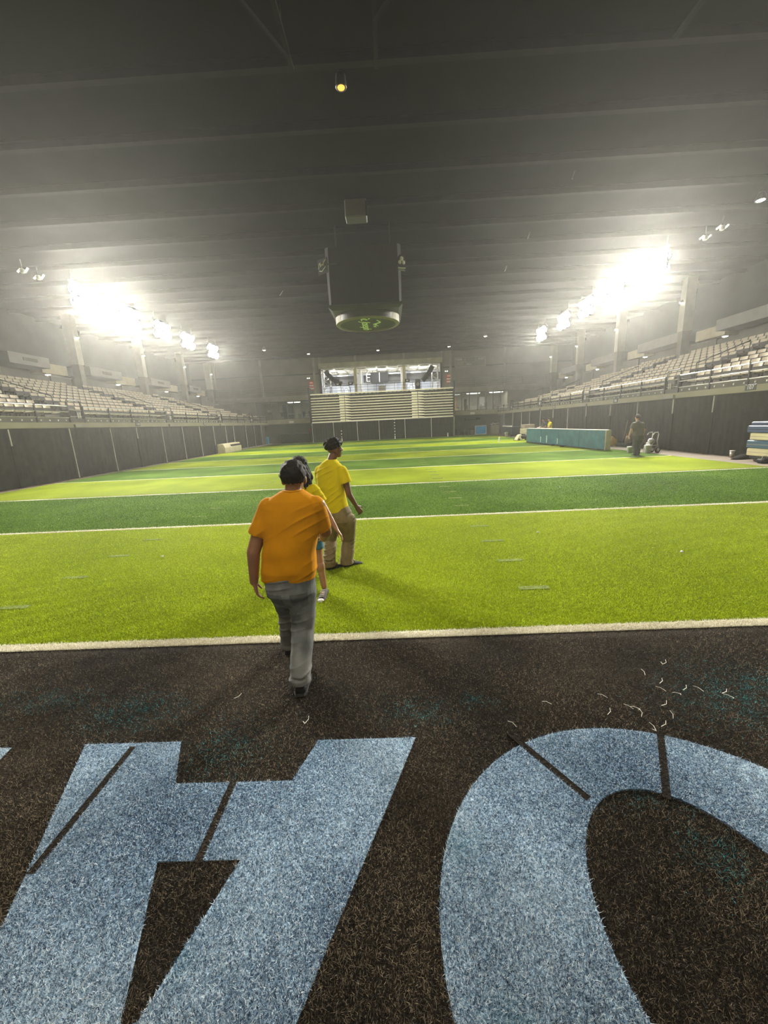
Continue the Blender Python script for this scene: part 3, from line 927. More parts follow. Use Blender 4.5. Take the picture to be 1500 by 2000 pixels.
def ripple(x, y):
    """soft wrinkles left in the rolled-out turf"""
    a = 0.006 * np.sin(7.0 * (x * 0.35 + y) + 2.2 * np.sin(0.9 * x) + 1.3 * np.sin(1.7 * y)) * (0.5 + 0.5 * np.sin(0.8 * x + 0.5 * y))
    b = 0.004 * np.sin(17 * (y - 0.42 * x) + 3 * np.sin(1.1 * x + 0.4)) * np.clip(np.sin(0.55 * x + 1.9 + 0.6 * y), 0, 1)
    return a + b
def sheet(name, mat, x0, x1, y0, y1, z, nx, ny, parent, wrinkle=1.0):
    xs, ys = np.linspace(x0, x1, nx + 1), np.linspace(y0, y1, ny + 1)
    X, Y = np.meshgrid(xs, ys)
    edge = np.minimum(np.minimum(Y - y0, y1 - Y) / 0.15, 1.0)
    Z = z + wrinkle * ripple(X, Y) * edge
    n = (nx + 1) * (ny + 1)
    V = np.stack([X, Y, Z], -1).reshape(-1, 3)
    i = np.arange(nx)[None, :] + (np.arange(ny) * (nx + 1))[:, None]
    Fc = np.stack([i, i + 1, i + nx + 2, i + nx + 1], -1).reshape(-1, 4)
    me = bpy.data.meshes.new(name)
    # skirt down to the floor on the four sides
    vs = V.tolist()
    fs = Fc.tolist()
    loop = list(range(nx + 1)) + [(k + 1) * (nx + 1) - 1 for k in range(1, ny + 1)] + [ny * (nx + 1) + k for k in range(nx - 1, -1, -1)] + [k * (nx + 1) for k in range(ny - 1, 0, -1)]
    k0 = len(vs)
    vs += [(vs[q][0], vs[q][1], 0.001) for q in loop]
    m = len(loop)
    fs += [(loop[q], k0 + q, k0 + (q + 1) % m, loop[(q + 1) % m]) for q in range(m)]
    me.from_pydata(vs, [], fs)
    me.polygons.foreach_set('use_smooth', [True] * (nx * ny) + [False] * m)
    me.materials.append(mat)
    return link(name, me, parent)
TZ = 0.022
field = thing('turf_field', 'artificial turf field with alternating lime and dark green bands', 'turf')
for k in range(10):
    ya, yb = Y0 + YD * k + 0.05, Y0 + YD * (k + 1) - 0.05
    nx, ny = (260, 60) if k < 2 else (110, 24) if k < 5 else (60, 8)
    o = sheet('turf_band', mt_lime if k % 2 == 0 else mt_green, TXL, TXR, ya, yb, TZ, nx, ny, field)
    o['label'] = ('lime' if k % 2 == 0 else 'dark green') + ' turf band'
sheet('turf_band', mt_green, TXL + 0.5, TXR - 0.5, Y0 + YD * 10 + 0.05, 50.6, TZ, 40, 3, field)
for k in range(11):
    o = sheet('yard_line', mt_white, TXL, TXR, Y0 + YD * k - 0.055, Y0 + YD * k + 0.055, TZ + 0.003, 60, 2, field, 0.0)
    o['label'] = 'white yard line'
for k in range(1, 45):
    if k % 5:
        for x in (-4.52, 1.57):
            MB().box(x - 0.17, x + 0.17, Y0 + 0.9144 * k - 0.045, Y0 + 0.9144 * k + 0.045, 0.0, TZ + 0.006).build('hash_mark', M('worn_white', (0.15, 0.19, 0.05), 0.9, 0.3, 30, spec=0.1), field)

# ------------------------------------------------------------------ black end zone with letters (seen upside down from here)
ez = thing('end_zone_turf', 'black end zone turf with large pale blue letters', 'turf')
sheet('black_turf', mt_black, TXL, TXR, -5.0, Y0 - 0.055, TZ - 0.002, 200, 70, ez)['label'] = 'black turf'
A_OUT = [(-2.03, 2.07), (-1.41, 2.07), (-1.285, 1.77), (-0.625, 1.77), (-0.53, 2.05), (0.08, 2.05), (-0.70, 0.1), (-1.23, 0.1)]
A_HOLE = [(-1.15, 1.37), (-0.765, 1.37), (-0.955, 0.79)]
OC, OR1, OR2 = (1.18, 1.05), (1.07, 1.03), (0.45, 0.62)
T_OUT = [(-3.12, 2.06), (-2.5, 2.06), (-2.5, 0.62), (-1.95, 0.62), (-1.95, 0.1), (-3.67, 0.1), (-3.67, 0.62), (-3.12, 0.62)]
CUTS = [((0.66, 2.06), (0.93, 1.62)), ((1.575, 2.05), (1.315, 1.61)), ((-1.70, 2.04), (-1.71, 1.33)), ((-0.955, 1.78), (-0.96, 1.36))]
def inpoly(x, y, poly):
    ins = np.zeros(x.shape, bool)
    j = len(poly) - 1
    for i in range(len(poly)):
        xi, yi = poly[i]
        xj, yj = poly[j]
        c = ((yi > y) != (yj > y)) & (x < (xj - xi) * (y - yi) / (yj - yi + 1e-12) + xi)
        ins ^= c
        j = i
    return ins
def cutdist(x, y):
    d = np.full(x.shape, 9.0)
    for (a, b) in CUTS:
        ax, ay, bx_, by_ = *a, *b
        L = (bx_ - ax) ** 2 + (by_ - ay) ** 2
        t = np.clip(((x - ax) * (bx_ - ax) + (y - ay) * (by_ - ay)) / L, 0, 1)
        d = np.minimum(d, np.hypot(x - ax - t * (bx_ - ax), y - ay - t * (by_ - ay)))
    return d
def letter_mask(x, y):
    a = inpoly(x, y, A_OUT) & ~inpoly(x, y, A_HOLE)
    ro = ((x - OC[0]) / OR1[0]) ** 2 + ((y - OC[1]) / OR1[1]) ** 2
    ri = ((x - OC[0]) / OR2[0]) ** 2 + ((y - OC[1]) / OR2[1]) ** 2
    t = inpoly(x, y, T_OUT)
    return a | ((ro < 1) & (ri > 1)) | t
LZ = TZ + 0.004
def flat(name, polys, mat, parent, z0, z1, label=None):
    mb = MB()
    for p in polys:
        mb.prism(p, z0, z1)
    o = mb.build(name, mat, parent)
    if label:
        o['label'] = label
    return o
# letter A: two legs, crossbar and apex pieces sewn together
la = flat('letter_a', [[(-1.41, 2.07), (-2.03, 2.07), (-1.23, 0.1), (-0.955, 0.1), (-0.955, 0.79), (-1.15, 1.37), (-1.285, 1.77)],
                       [(0.08, 2.05), (-0.53, 2.05), (-0.625, 1.77), (-0.765, 1.37), (-0.955, 0.79), (-0.955, 0.1), (-0.70, 0.1)],
                       [(-0.625, 1.77), (-1.285, 1.77), (-1.15, 1.37), (-0.765, 1.37)]], mt_blue, ez, 0.002, LZ, 'pale blue turf letter A seen upside down')
NO = 72
mbO = MB()
ro = [[(OC[0] + OR1[0] * math.cos(2 * PI * k / NO), OC[1] + OR1[1] * math.sin(2 * PI * k / NO), z) for k in range(NO)] for z in (0.002, LZ)]
ri = [[(OC[0] + OR2[0] * math.cos(2 * PI * k / NO), OC[1] + OR2[1] * math.sin(2 * PI * k / NO), z) for k in range(NO)] for z in (LZ, 0.002)]
mbO.loft([ro[0], ro[1], ri[0], ri[1]], cap=False)
lo = mbO.build('letter_o', mt_blue, ez)
lo['label'] = 'pale blue turf letter O'
lt_ = flat('letter_t', [T_OUT], mt_blue, ez, 0.002, LZ, 'pale blue turf letter T seen upside down')
for (a, b), par in zip(CUTS, (lo, lo, la, la)):
    a, b = Vector((*a, 0)), Vector((*b, 0))
    n = (b - a).cross(Vector((0, 0, 1))).normalized() * 0.019
    flat('seam', [[(a + n)[:2], (b + n)[:2], (b - n)[:2], (a - n)[:2]]], mt_black, par, 0.003, LZ + 0.002)

# ------------------------------------------------------------------ turf blades (pile)
def blades(name, mat, x, y, z, hmin, hmax, wid, parent, lean=0.8):
    n = len(x)
    if n == 0:
        return
    a = rng.uniform(0, 2 * PI, n)
    l = rng.uniform(0.2, lean, n) * rng.uniform(hmin, hmax, n) * 1.3
    b = rng.uniform(0, 2 * PI, n)
    hh = rng.uniform(hmin, hmax, n)
    V = np.empty((n, 3, 3), np.float32)
    V[:, 0] = np.stack([x - np.cos(a) * wid / 2, y - np.sin(a) * wid / 2, z], -1)
    V[:, 1] = np.stack([x + np.cos(a) * wid / 2, y + np.sin(a) * wid / 2, z], -1)
    V[:, 2] = np.stack([x + np.cos(b) * l, y + np.sin(b) * l, z + hh], -1)
    me = bpy.data.meshes.new(name)
    me.vertices.add(3 * n)
    me.vertices.foreach_set('co', V.ravel())
    me.loops.add(3 * n)
    me.loops.foreach_set('vertex_index', np.arange(3 * n, dtype=np.int32))
    me.polygons.add(n)
    me.polygons.foreach_set('loop_start', np.arange(0, 3 * n, 3, dtype=np.int32))
    me.polygons.foreach_set('loop_total', np.full(n, 3, np.int32))
    me.materials.append(mat)
    me.update(calc_edges=True)
    o = link(name, me, parent)
    o['kind'] = 'stuff'
    return o
def scatter(n, y0, y1, margin=0.4):
    """points on the ground spread over the stretch the photo shows, denser near"""
    u = rng.random(n)
    y = y0 * (y1 / y0) ** u
    x = rng.uniform(-1, 1, n) * (1.15 * y + 0.55 + margin) - 0.15
    return x, y
x, y = scatter(640000, 0.55, Y0 - 0.06)
mk = letter_mask(x, y)
cut = cutdist(x, y) < 0.02
zb = TZ - 0.002 + ripple(x, y) * np.clip((Y0 - 0.055 - y) / 0.15, 0, 1)
dk = ~mk | cut
sp_ = np.zeros(x.shape)
for (cx_, cy_, rx_, ry_, q_) in ((-1.9, 2.36, 0.35, 0.16, 0.7), (-1.1, 2.02, 0.22, 0.2, 0.5), (0.10, 2.28, 0.22, 0.12, 0.55), (0.52, 2.36, 0.12, 0.07, 0.9), (2.35, 2.32, 0.5, 0.3, 0.75), (2.55, 2.5, 0.12, 0.07, 1.0), (2.6, 2.05, 0.3, 0.12, 0.7), (1.35, 1.35, 0.12, 0.12, 0.5), (1.2, 1.62, 0.25, 0.06, 0.4), (-2.6, 2.5, 0.4, 0.12, 0.6)):
    sp_ = np.maximum(sp_, q_ * np.exp(-(((x - cx_) / rx_) ** 2 + ((y - cy_) / ry_) ** 2)) * (0.75 + 0.5 * np.sin(23 * x + 9 * y) * np.sin(31 * y - 7 * x)))
tl_ = dk & (rng.random(len(x)) < sp_)
dk = dk & ~tl_
blades('black_pile', mb_black, x[dk], y[dk], zb[dk] - 0.002, 0.007, 0.018, 0.0032, ez, 1.4)
blades('teal_pile', mb_teal, x[tl_], y[tl_], zb[tl_] - 0.002, 0.007, 0.018, 0.0032, ez, 1.4)
blades('blue_pile', mb_blue, x[mk & ~cut], y[mk & ~cut], np.full((mk & ~cut).sum(), LZ - 0.002), 0.006, 0.016, 0.0032, la, 1.3)
x, y = scatter(420000, Y0 + 0.06, Y0 + YD - 0.06)
ok = (x > TXL) & (x < TXR)
blades('lime_pile', mb_lime, x[ok], y[ok], TZ + ripple(x, y)[ok] - 0.003, 0.012, 0.026, 0.0065, field, 1.0)
x, y = scatter(200000, Y0 + YD + 0.06, Y0 + 2 * YD - 0.06)
ok = (x > TXL) & (x < TXR)
blades('green_pile', mb_green, x[ok], y[ok], TZ + ripple(x, y)[ok] - 0.003, 0.014, 0.03, 0.011, field, 1.0)
for k, n in ((0, 26000), (1, 12000)):
    x = rng.uniform(-5 - 6 * k, 5 + 6 * k, n)
    y = Y0 + YD * k + rng.uniform(-0.06, 0.06, n)
    blades('white_pile', mb_white, x, y, np.full(n, TZ), 0.01, 0.024, 0.006 + 0.003 * k, field, 0.9)

# ------------------------------------------------------------------ turf staples and litter
st = [(2.04, 2.68, .3), (1.81, 2.58, 1.2), (1.87, 2.47, .5), (1.81, 2.4, 2.1), (1.87, 2.35, 2.9), (1.98, 2.39, .4), (2.06, 2.39, 1.9), (2.21, 2.34, .2), (2.19, 2.31, 2.4), (1.74, 2.24, 0.1), (1.72, 2.15, 1.0), (1.49, 2.24, 2.2), (1.52, 2.23, 2.6), (1.54, 2.17, .9), (1.35, 2.19, 0.6), (1.38, 2.35, 2.3), (1.54, 2.06, 1.4), (1.62, 2.07, .3), (0.98, 2.3, 2.5), (-1.18, 2.45, .4), (-0.62, 2.2, 1.0), (0.7, 2.12, 2.0)]
for k, (x, y, r) in enumerate(st):
    mb = MB().path([(-0.035, 0.0, 0), (0.0, 0.0, 0.006), (0.020, 0.016 if k % 3 else 0.024, 0.012)], 0.0017, n=5)
    if k % 4 == 0:
        mb.path([(-0.035, 0.0, 0), (-0.03, 0.02, 0.006)], 0.0022, n=5)
    o = mb.build('turf_staple', m_white, None, (x, y, TZ + 0.022), r)
    pos = 'above the letter O' if k < 18 else ('left of the letter O' if k in (18, 21) else 'beside the walking man shadow')
    tag(o, 'bent white turf staple lying %s, %s of the scatter' % (pos, ordw(k + 1)), 'staple', 'scattered turf staples')
for k, (x, y) in enumerate(((-3.69, 5.82), (2.4, 6.3), (3.9, 5.1), (-2.2, 9.0), (4.5, 10.4))):
    o = MB().ell((0, 0, 0), (0.022, 0.018, 0.014), nu=7, nv=5).build('paper_scrap', m_white, None, (x, y, TZ + 0.025))
    tag(o, 'small white paper scrap on the turf, %s by distance from camera' % ordw([2, 3, 1, 4, 5][k]), 'scrap', 'scraps on the turf')

# ------------------------------------------------------------------ retracted bleacher at the far end
m_bl = M('bleacher_cream', (0.9, 0.84, 0.62), 0.45, 0.06, 2)
m_bl_dk = M('bleacher_dark', (0.05, 0.048, 0.035), 0.7, 0.2, 3)
YBL = 49.5
bl = thing('retractable_bleacher', 'cream retracted bleacher wall of ten rows above black drapes', 'bleacher', (0, YBL, 0))
NR = 10
z0b, z1b = 2.42, 5.62
SEG = [(-9.6, -6.05), (-4.75, 2.85), (4.35, 7.9)]
AIS = [(-6.05, -4.75), (2.85, 4.35)]
MB().box(-9.7, 8.0, 0.35, 1.9, z0b, z1b + 0.05).build('understructure', m_bl_dk, bl)
hm = MB().ell((0, 0, 0), (0.17, 0.1, 0.12), nu=10, nv=6).mesh('seat_hump', m_bl_dk, True)
for r in range(NR):
    z = z0b + (z1b - z0b) * r / NR
    d = 0.03 * r
    for (a, b) in SEG:
        MB().bbox(a, b, d - 0.02, 0.5, z, z + 0.10, 0.012).build('row_board', m_bl, bl)
        MB().bbox(a + 0.03, b - 0.03, d + 0.12, 0.5, z + 0.10, z + 0.22, 0.01).build('seat_back', M('bleacher_seat', (0.07, 0.065, 0.045), 0.7, 0.1, 4), bl)
        if r >= NR - 3:
            n = int((b - a) / 0.5)
            for i in range(n):
                link('seat_hump', hm, bl, (a + (i + 0.5) * (b - a) / n, d + 0.1, z + (0.30 if r == NR - 1 else 0.24)))
    for (a, b) in AIS:
        MB().bbox(a, a + (b - a) * 0.48, d - 0.06, 0.5, z, z + 0.24, 0.01).build('aisle_step', m_bl, bl)
        mb = MB()
        mb.add([(a + (b - a) * 0.52, d - 0.05, z + 0.02), (b, d - 0.05, z + 0.02), (b, d - 0.05, z + 0.14), (a + (b - a) * 0.52, d - 0.05, z + 0.25),
                (a + (b - a) * 0.52, 0.5, z + 0.02), (b, 0.5, z + 0.02), (b, 0.5, z + 0.14), (a + (b - a) * 0.52, 0.5, z + 0.25)],
               [(0, 1, 2, 3), (7, 6, 5, 4), (0, 4, 5, 1), (1, 5, 6, 2), (2, 6, 7, 3), (3, 7, 4, 0)])
        mb.build('aisle_step', m_bl, bl)
for (a, b) in AIS:
    MB().tube(((a + b) / 2, -0.1, z0b), ((a + b) / 2, 0.2, z1b + 0.9), 0.02, n=6).build('handrail', m_dark_steel, bl)
for x in (-9.72, 8.02):
    MB().box(x - 0.07, x + 0.07, -0.05, 1.5, z0b - 0.05, z1b + 1.0).build('end_frame', m_dark_steel, bl)
MB().bbox(-9.6, 7.95, 0.1, 0.6, z1b + 0.10, z1b + 0.24, 0.02).build('top_board', m_bl, bl)
MB().box(-9.65, 7.95, 0.0, 0.1, z0b - 0.08, z0b).build('bottom_rail', m_white, bl)
FP = [-9.6, -6.95, -4.0, -1.3, 1.9, 5.15, 7.95]
for i, (a, b) in enumerate(zip(FP, FP[1:])):
    o = drape_mesh(b - a, 2.36, 0.02, 40 + i).rot_to(lambda p: Vector((p.y, -p.x, p.z))).build('curtain', m_drape, None, (a, YBL - 0.1, 0.01), smooth=True)
    tag(o, 'black drape panel under the retracted bleacher, %s from the left' % ordw(i + 1), 'drape', 'drapes under the bleacher')
for i, x in enumerate(FP):
    t = thing('drape_pole', 'thin white pole before the bleacher drapes, %s from the left' % ordw(i + 1), 'pole', (x, YBL - 0.22, 0), group='poles of the bleacher drapes')
    MB().tube((0, 0, 0), (0, 0, 2.36), 0.03, n=7).build('upright', m_pole, t)
    MB().bbox(-0.15, 0.15, -0.1, 0.1, 0, 0.02, 0.005).build('base_plate', m_dark_steel, t)
for nm, x, n0 in (('right of the bleacher middle', 0.62, 6), ('left of the bleacher middle', -6.0, 3)):
    t = thing('cup_string', 'vertical string of white cups hung on the drape %s' % nm, 'string', (x, YBL - 0.28, 0))
    MB().tube((0, 0, 0.0), (0, 0, 2.2), 0.006, n=4).build('cord', m_dark_steel, t)
    for k in range(n0):
        MB().lathe((0, 0, 0.5 + 0.36 * k), [(0.045, 0), (0.07, 0.12)], 10).build('cup', m_white, t)
    MB().bbox(-0.05, 0.05, -0.03, 0.03, 0.02, 0.4, 0.01).build('weight', m_white, t)
for k, (x, y, h) in enumerate(((7.1, 48.8, 0.45), (9.07, 33.07, 0.38))):
    t = thing('field_pylon', 'small white field pylon %s' % ('before the right bleacher drape' if k == 0 else 'on the far right turf corner'), 'pylon', (x, y, TZ))
    MB().bbox(-0.05, 0.05, -0.05, 0.05, 0.0, h, 0.012).build('post', m_white, t)
    MB().bbox(-0.09, 0.09, -0.09, 0.09, 0.0, 0.02, 0.005).build('base', m_white, t)

# ------------------------------------------------------------------ signs and boards on the far wall
m_red = M('sign_red', (0.5, 0.07, 0.04), 0.5, 0.1, 8)
for k, x in enumerate((-9.75, 7.75)):
    w = 'left' if k == 0 else 'right'
    t = thing('red_banner', 'red and white banner sign on the wall %s of the opening' % w, 'sign', (x, YW - 0.06, 6.55))
    MB().bbox(-0.32, 0.32, -0.03, 0.0, 0.0, 1.1, 0.01).build('board', m_red, t)
    MB().bbox(-0.24, 0.24, -0.05, -0.03, 0.1, 0.28, 0.004).build('stripe', m_white, t)
    MB().bbox(-0.24, 0.24, -0.05, -0.03, 0.45, 0.6, 0.004).build('stripe', m_white, t)
    MB().bbox(-0.2, 0.2, -0.05, -0.03, 0.78, 0.98, 0.004).build('stripe', M('pink_print', (0.75, 0.4, 0.3), 0.6), t)
    t = thing('emergency_light', 'small twin-headed emergency light on the wall %s of the opening' % w, 'light', (x - 0.3 * (1 if k == 0 else 1), YW - 0.1, 8.0))
    MB().bbox(-0.18, 0.18, -0.02, 0.08, -0.08, 0.08, 0.02).build('housing', m_white, t)
    for s in (-1, 1):
        MB().ell((s * 0.12, -0.05, 0.0), (0.08, 0.06, 0.08), nu=10, nv=6).build('lamp_head', ME('dim_glow', (1, 0.97, 0.9), 1.6), t)
sb = thing('wall_scoreboard', 'wide grey wall scoreboard with pale frame, HOME, PERIOD and GUEST', 'scoreboard', (10.45, YW - 0.12, 8.98))
MB().bbox(-1.9, 1.9, 0.0, 0.12, -0.55, 0.55, 0.02).build('panel', M('board_grey', (0.13, 0.12, 0.1), 0.6, 0.08, 3), sb)
for a in ((-1.92, 1.92, 0.5, 0.56), (-1.92, 1.92, -0.56, -0.5)):
    MB().box(a[0], a[1], -0.03, 0.0, a[2], a[3]).build('frame', m_conc_l, sb)
for x in (-1.89, 1.89):
    MB().box(x - 0.03, x + 0.03, -0.03, 0.0, -0.5, 0.5).build('frame', m_conc_l, sb)
MB().box(-0.68, 0.68, -0.02, 0.0, -0.06, -0.02).box(-0.68, -0.64, -0.02, 0, -0.06, 0.5).box(0.64, 0.68, -0.02, 0, -0.06, 0.5).build('clock_frame', m_conc_l, sb)
MB().box(-1.75, -0.85, -0.015, 0.0, -0.38, 0.12).build('digit_window', M('digit_window', (0.2, 0.18, 0.13), 0.4), sb)
for txt, x, z, s in (('HOME', -1.4, 0.3, 0.26), ('GUEST', 1.35, 0.3, 0.26), ('PERIOD', -0.2, -0.28, 0.2)):
    o = link('lettering', text_mesh(txt, s, m_white), sb, (x, -0.03, z))
    o.rotation_euler.x = PI / 2
t = thing('wall_sign', 'long dark sign with pale lettering on the lower right far wall', 'sign', (10.9, YW + 0.7, 2.0))
MB().bbox(-1.05, 1.05, 0.0, 0.06, -0.14, 0.16, 0.01).build('board', m_sign, t)
o = link('lettering', text_mesh('RESTROOMS', 0.22, m_conc_l), t, (-0.2, -0.01, 0.01))
o.rotation_euler.x = PI / 2
t = thing('display_board', 'bright blue board in white frame leaning at the far right wall', 'board', (11.6, 50.9, 0.0))
MB().bbox(-0.72, 0.72, 0.0, 0.06, 0.02, 1.12, 0.01).build('frame', m_white, t)
MB().bbox(-0.63, 0.63, -0.02, 0.0, 0.1, 1.03, 0.005).build('panel', M('sky_blue', (0.03, 0.32, 0.62), 0.4, 0.15, 3), t)
for s in (-0.5, 0.5):
    MB().tube((s, 0.05, 0.8), (s, 0.5, 0.0), 0.02, n=6).build('strut', m_dark_steel, t)
for k, (x, r, h, mat) in enumerate(((8.95, 0.26, 0.75, m_conc), (9.7, 0.28, 0.72, m_wall_dk), (10.2, 0.28, 0.8, m_wall_dk), (10.75, 0.24, 0.7, m_conc))):
    t = thing('waste_bin', 'round waste bin by the lower right far wall, %s from the left' % ordw(k + 1), 'bin', (x, YW + 0.35, 0), group='waste bins at the far wall')
    MB().lathe((0, 0, 0), [(r * 0.8, 0), (r, h * 0.9)], 16).build('body', mat, t, smooth=True)
    MB().lathe((0, 0, 0), [(r * 1.06, h * 0.9), (r * 1.06, h * 0.96), (r * 0.5, h)], 16).build('lid', m_wall_dk, t, smooth=True)
t = thing('equipment_crate', 'tan equipment crate with white pipes on top at the far right wall', 'crate', (13.6, YW - 0.2, 0))
MB().bbox(-0.5, 0.5, -0.35, 0.35, 0, 1.05, 0.02).build('crate_body', m_conc_l, t)
MB().path([(-0.6, -0.1, 1.2), (0.5, -0.1, 1.32)], 0.04).build('pipe', m_white, t)
MB().path([(-0.4, 0, 1.05), (-0.25, 0, 1.45), (0.1, 0, 1.1)], 0.04).build('pipe', m_white, t)
t = thing('black_barrier', 'long low black draped barrier at the lower left far wall', 'barrier', (-12.45, YW + 0.2, 0))
MB().bbox(-1.9, 1.9, -0.1, 0.1, 0.05, 1.18, 0.02).build('cloth', m_drape, t)
for s in (-1.7, 1.7):
    MB().bbox(s - 0.2, s + 0.2, -0.25, 0.25, 0, 0.05, 0.01).build('foot', m_dark_steel, t)
t = thing('blue_pad', 'blue padded post cover standing by the left far wall', 'pad', (-16.2, YW - 0.3, 0))
MB().bbox(-0.2, 0.27, -0.2, 0.2, 0.05, 0.95, 0.04).build('pad', M('pad_blue', (0.05, 0.3, 0.5), 0.5, 0.1, 3), t)
MB().bbox(-0.31, -0.2, -0.2, 0.2, 0.02, 0.9, 0.02).build('edge', m_white, t)
MB().bbox(-0.28, 0.28, -0.22, 0.22, 0, 0.05, 0.01).build('base', m_dark_steel, t)
t = thing('fire_extinguisher', 'small red fire extinguisher on the far wall by the bleacher end', 'extinguisher', (-10.6, YW + 0.6, 1.3))
MB().lathe((0, 0, 0), [(0.09, 0), (0.1, 0.03), (0.1, 0.4), (0.04, 0.48), (0.03, 0.52)], 12).build('cylinder', m_red, t, smooth=True)
MB().path([(0, 0, 0.5), (0.1, 0, 0.48), (0.14, 0, 0.2)], 0.015).build('hose', m_rubber, t)
for k, (x, z) in enumerate(((-12.6, 2.68), (10.6, 2.68))):
    tag(MB().bbox(x - 0.3, x + 0.3, YW - 0.86, YW - 0.8, z - 0.14, z + 0.14, 0.02).build('slab_sign', m_white), 'small white plate on the slab edge under the %s office windows' % ('left' if k == 0 else 'right'), 'sign')
tag(MB().bbox(-17.0, -16.6, YW + 0.1, YW + 0.5, 0, 2.5, 0.02).build('column', m_conc_l), 'beige concrete pier at the lower left far corner', 'column', kind='structure')
tag(MB().bbox(14.7, 15.1, YW + 0.1, YW + 0.5, 0, 2.5, 0.02).build('column', m_conc_l), 'beige concrete pier at the lower right far corner', 'column', kind='structure')
# ------------------------------------------------------------------ floodlights
m_flood = ME('flood_lens', (1, 0.99, 0.93), 60)
CX = (XL + XR) / 2
def flood(side, y, k):
    w = 'right' if side > 0 else 'left'
    x = CX + side * 15.4
    t = thing('floodlight', 'blazing white floodlight bank on the %s side, %s from the camera' % (w, ordw(k + 1)), 'floodlight', (x, y, 9.35), group='floodlight banks under the roof')
    near = k < 2
    aim = Vector((CX * 0.5, 1.8, 0.0) if near else (CX - side * 1.0, y - 4.0, 0.0)) - Vector((x, y, 9.35))
    q = aim.to_track_quat('-Z', 'Y').to_matrix()
    for i, (dy, dz) in enumerate(((-0.68, 0.3), (0.0, 0.3), (0.68, 0.3), (-0.68, -0.32), (0.0, -0.32), (0.68, -0.32))):
        def tr(p, dy=dy, dz=dz):
            return q @ Vector((p.x, p.y, p.z)) * 1.1 + Vector((0, dy, dz))
        MB().lathe((0, 0, 0), [(0.1, 0.35), (0.16, 0.30), (0.26, 0.02), (0.29, -0.02), (0.27, -0.02)], 16).rot_to(tr).build('lamp_head', m_dark_steel, t, smooth=True)
        MB().lathe((0, 0, 0), [(0.255, -0.025), (0.2, -0.045), (0.02, -0.06)], 16).rot_to(tr).build('lens', m_flood, t, smooth=True)
    MB().box(-0.05, 0.05, -1.0, 1.0, 0.62, 0.70).box(-0.03, 0.03, -0.98, -0.92, -0.4, 0.62).box(-0.03, 0.03, 0.92, 0.98, -0.4, 0.62).build('bar', m_dark_steel, t)
    for dy in (-0.8, 0.8):
        MB().tube((0, dy, 0.66), (0, dy, ZC - 9.35), 0.025, n=6).build('hanger', m_dark_steel, t)
    off = q @ Vector((0, 0, -0.5))
    light('flood_light', 'AREA', off, FLOOD_W * (2.0 if near else 1.2), off + aim, 1.0, 1.7, (1.0, 0.965, 0.86), spread=math.radians(95 if near else 140), parent=t)
for side in (1, -1):
    for k, y in enumerate((23.2, 26.9, 30.6, 34.3, 39.0)):
        flood(side, y, k)

# ------------------------------------------------------------------ house lights on the ceiling and added fill lights
def downlight(label, x, y, power=HOUSE_W, glow=10, col=(1, 0.93, 0.78), size=0.16):
    t = thing('house_light', label, 'light', (x, y, ZC - 0.42), group='house lights on the ceiling')
    MB().lathe((0, 0, 0), [(0.08, 0.3), (0.12, 0.25), (size + 0.04, 0.02), (size + 0.04, 0.0), (size, 0.0)], 14).build('housing', m_dark_steel, t, smooth=True)
    MB().ell((0, 0, 0.01), (size, size, 0.05), nu=12, nv=6).build('lens', ME('house_glow_%s' % ('o' if col[2] < 0.5 else 'w'), col, glow), t)
    MB().tube((0, 0, 0.28), (0, 0, 0.42), 0.02, n=6).build('stem', m_dark_steel, t)
    if power:
        light('house_lamp', 'SPOT', (0, 0, -0.08), power, (0, 0, -5), 0.15, color=col, spot=2.4, blend=0.6, parent=t)
downlight('warm house light near the far wall, left of the opening', -8.9, 47.2, HOUSE_W * 5)
downlight('warm house light near the far wall, above the opening', -0.95, 47.2, HOUSE_W * 5)
downlight('warm house light near the far wall, right of the opening', 7.1, 47.2, HOUSE_W * 5)
downlight('small house light left of the far wall, before the left pilaster', -12.9, 43.7, 120, 6)
downlight('small house light above the wall scoreboard', 10.1, 42.6, 120, 6)
downlight('small amber exit glow on the ceiling above the field', -0.84, 11.7, 0, 2.5, (1.0, 0.36, 0.06), 0.1)
downlight('small white house light at the upper right photo edge', 15.5, 18.5, 200, 14, (1, 0.98, 0.95))
for k, x in enumerate((-9.0, -1.0, 7.0)):  # unseen fill lights added behind the camera
    downlight('house light behind the photographer, %s one' % ('left', 'middle', 'right')[k], x, -3.2, HOUSE_W * 4, 10)
for k, x in enumerate((-9.0, -5.0, -1.0, 3.0, 7.0)):  # unseen fill lights added overhead to brighten the near turf
    downlight('house light straight above the end zone, %s from the left' % ordw(k + 1), x, 0.8, HOUSE_W * 4.5, 10, (1, 0.95, 0.85))
# speaker brackets near the flood rows
for k, (x, y) in enumerate(((15.7, 21.6), (15.7, 20.6), (-17.5, 20.8), (-17.5, 21.7))):
    t = thing('roof_bracket', 'small white lamp bracket ahead of the %s flood row, %s one' % ('right' if x > 0 else 'left', 'lower' if k in (0, 3) else 'upper'), 'bracket', (x, y, ZC - 0.55), group='white brackets under the roof')
    MB().path([(-0.25, 0, 0), (-0.1, 0, 0.12), (0.1, 0.05, 0.0), (0.28, 0.02, 0.16)], 0.05).build('arm', ME('bracket_glint', (1, 0.98, 0.92), 1.2), t)  # arm glows to stand in for floodlight reflected off it
    MB().bbox(-0.09, 0.09, -0.09, 0.09, -0.06, 0.14, 0.03).build('head', m_white, t)
    MB().tube((0, 0, 0.1), (0, 0, 0.55), 0.02, n=6).build('hanger', m_dark_steel, t)

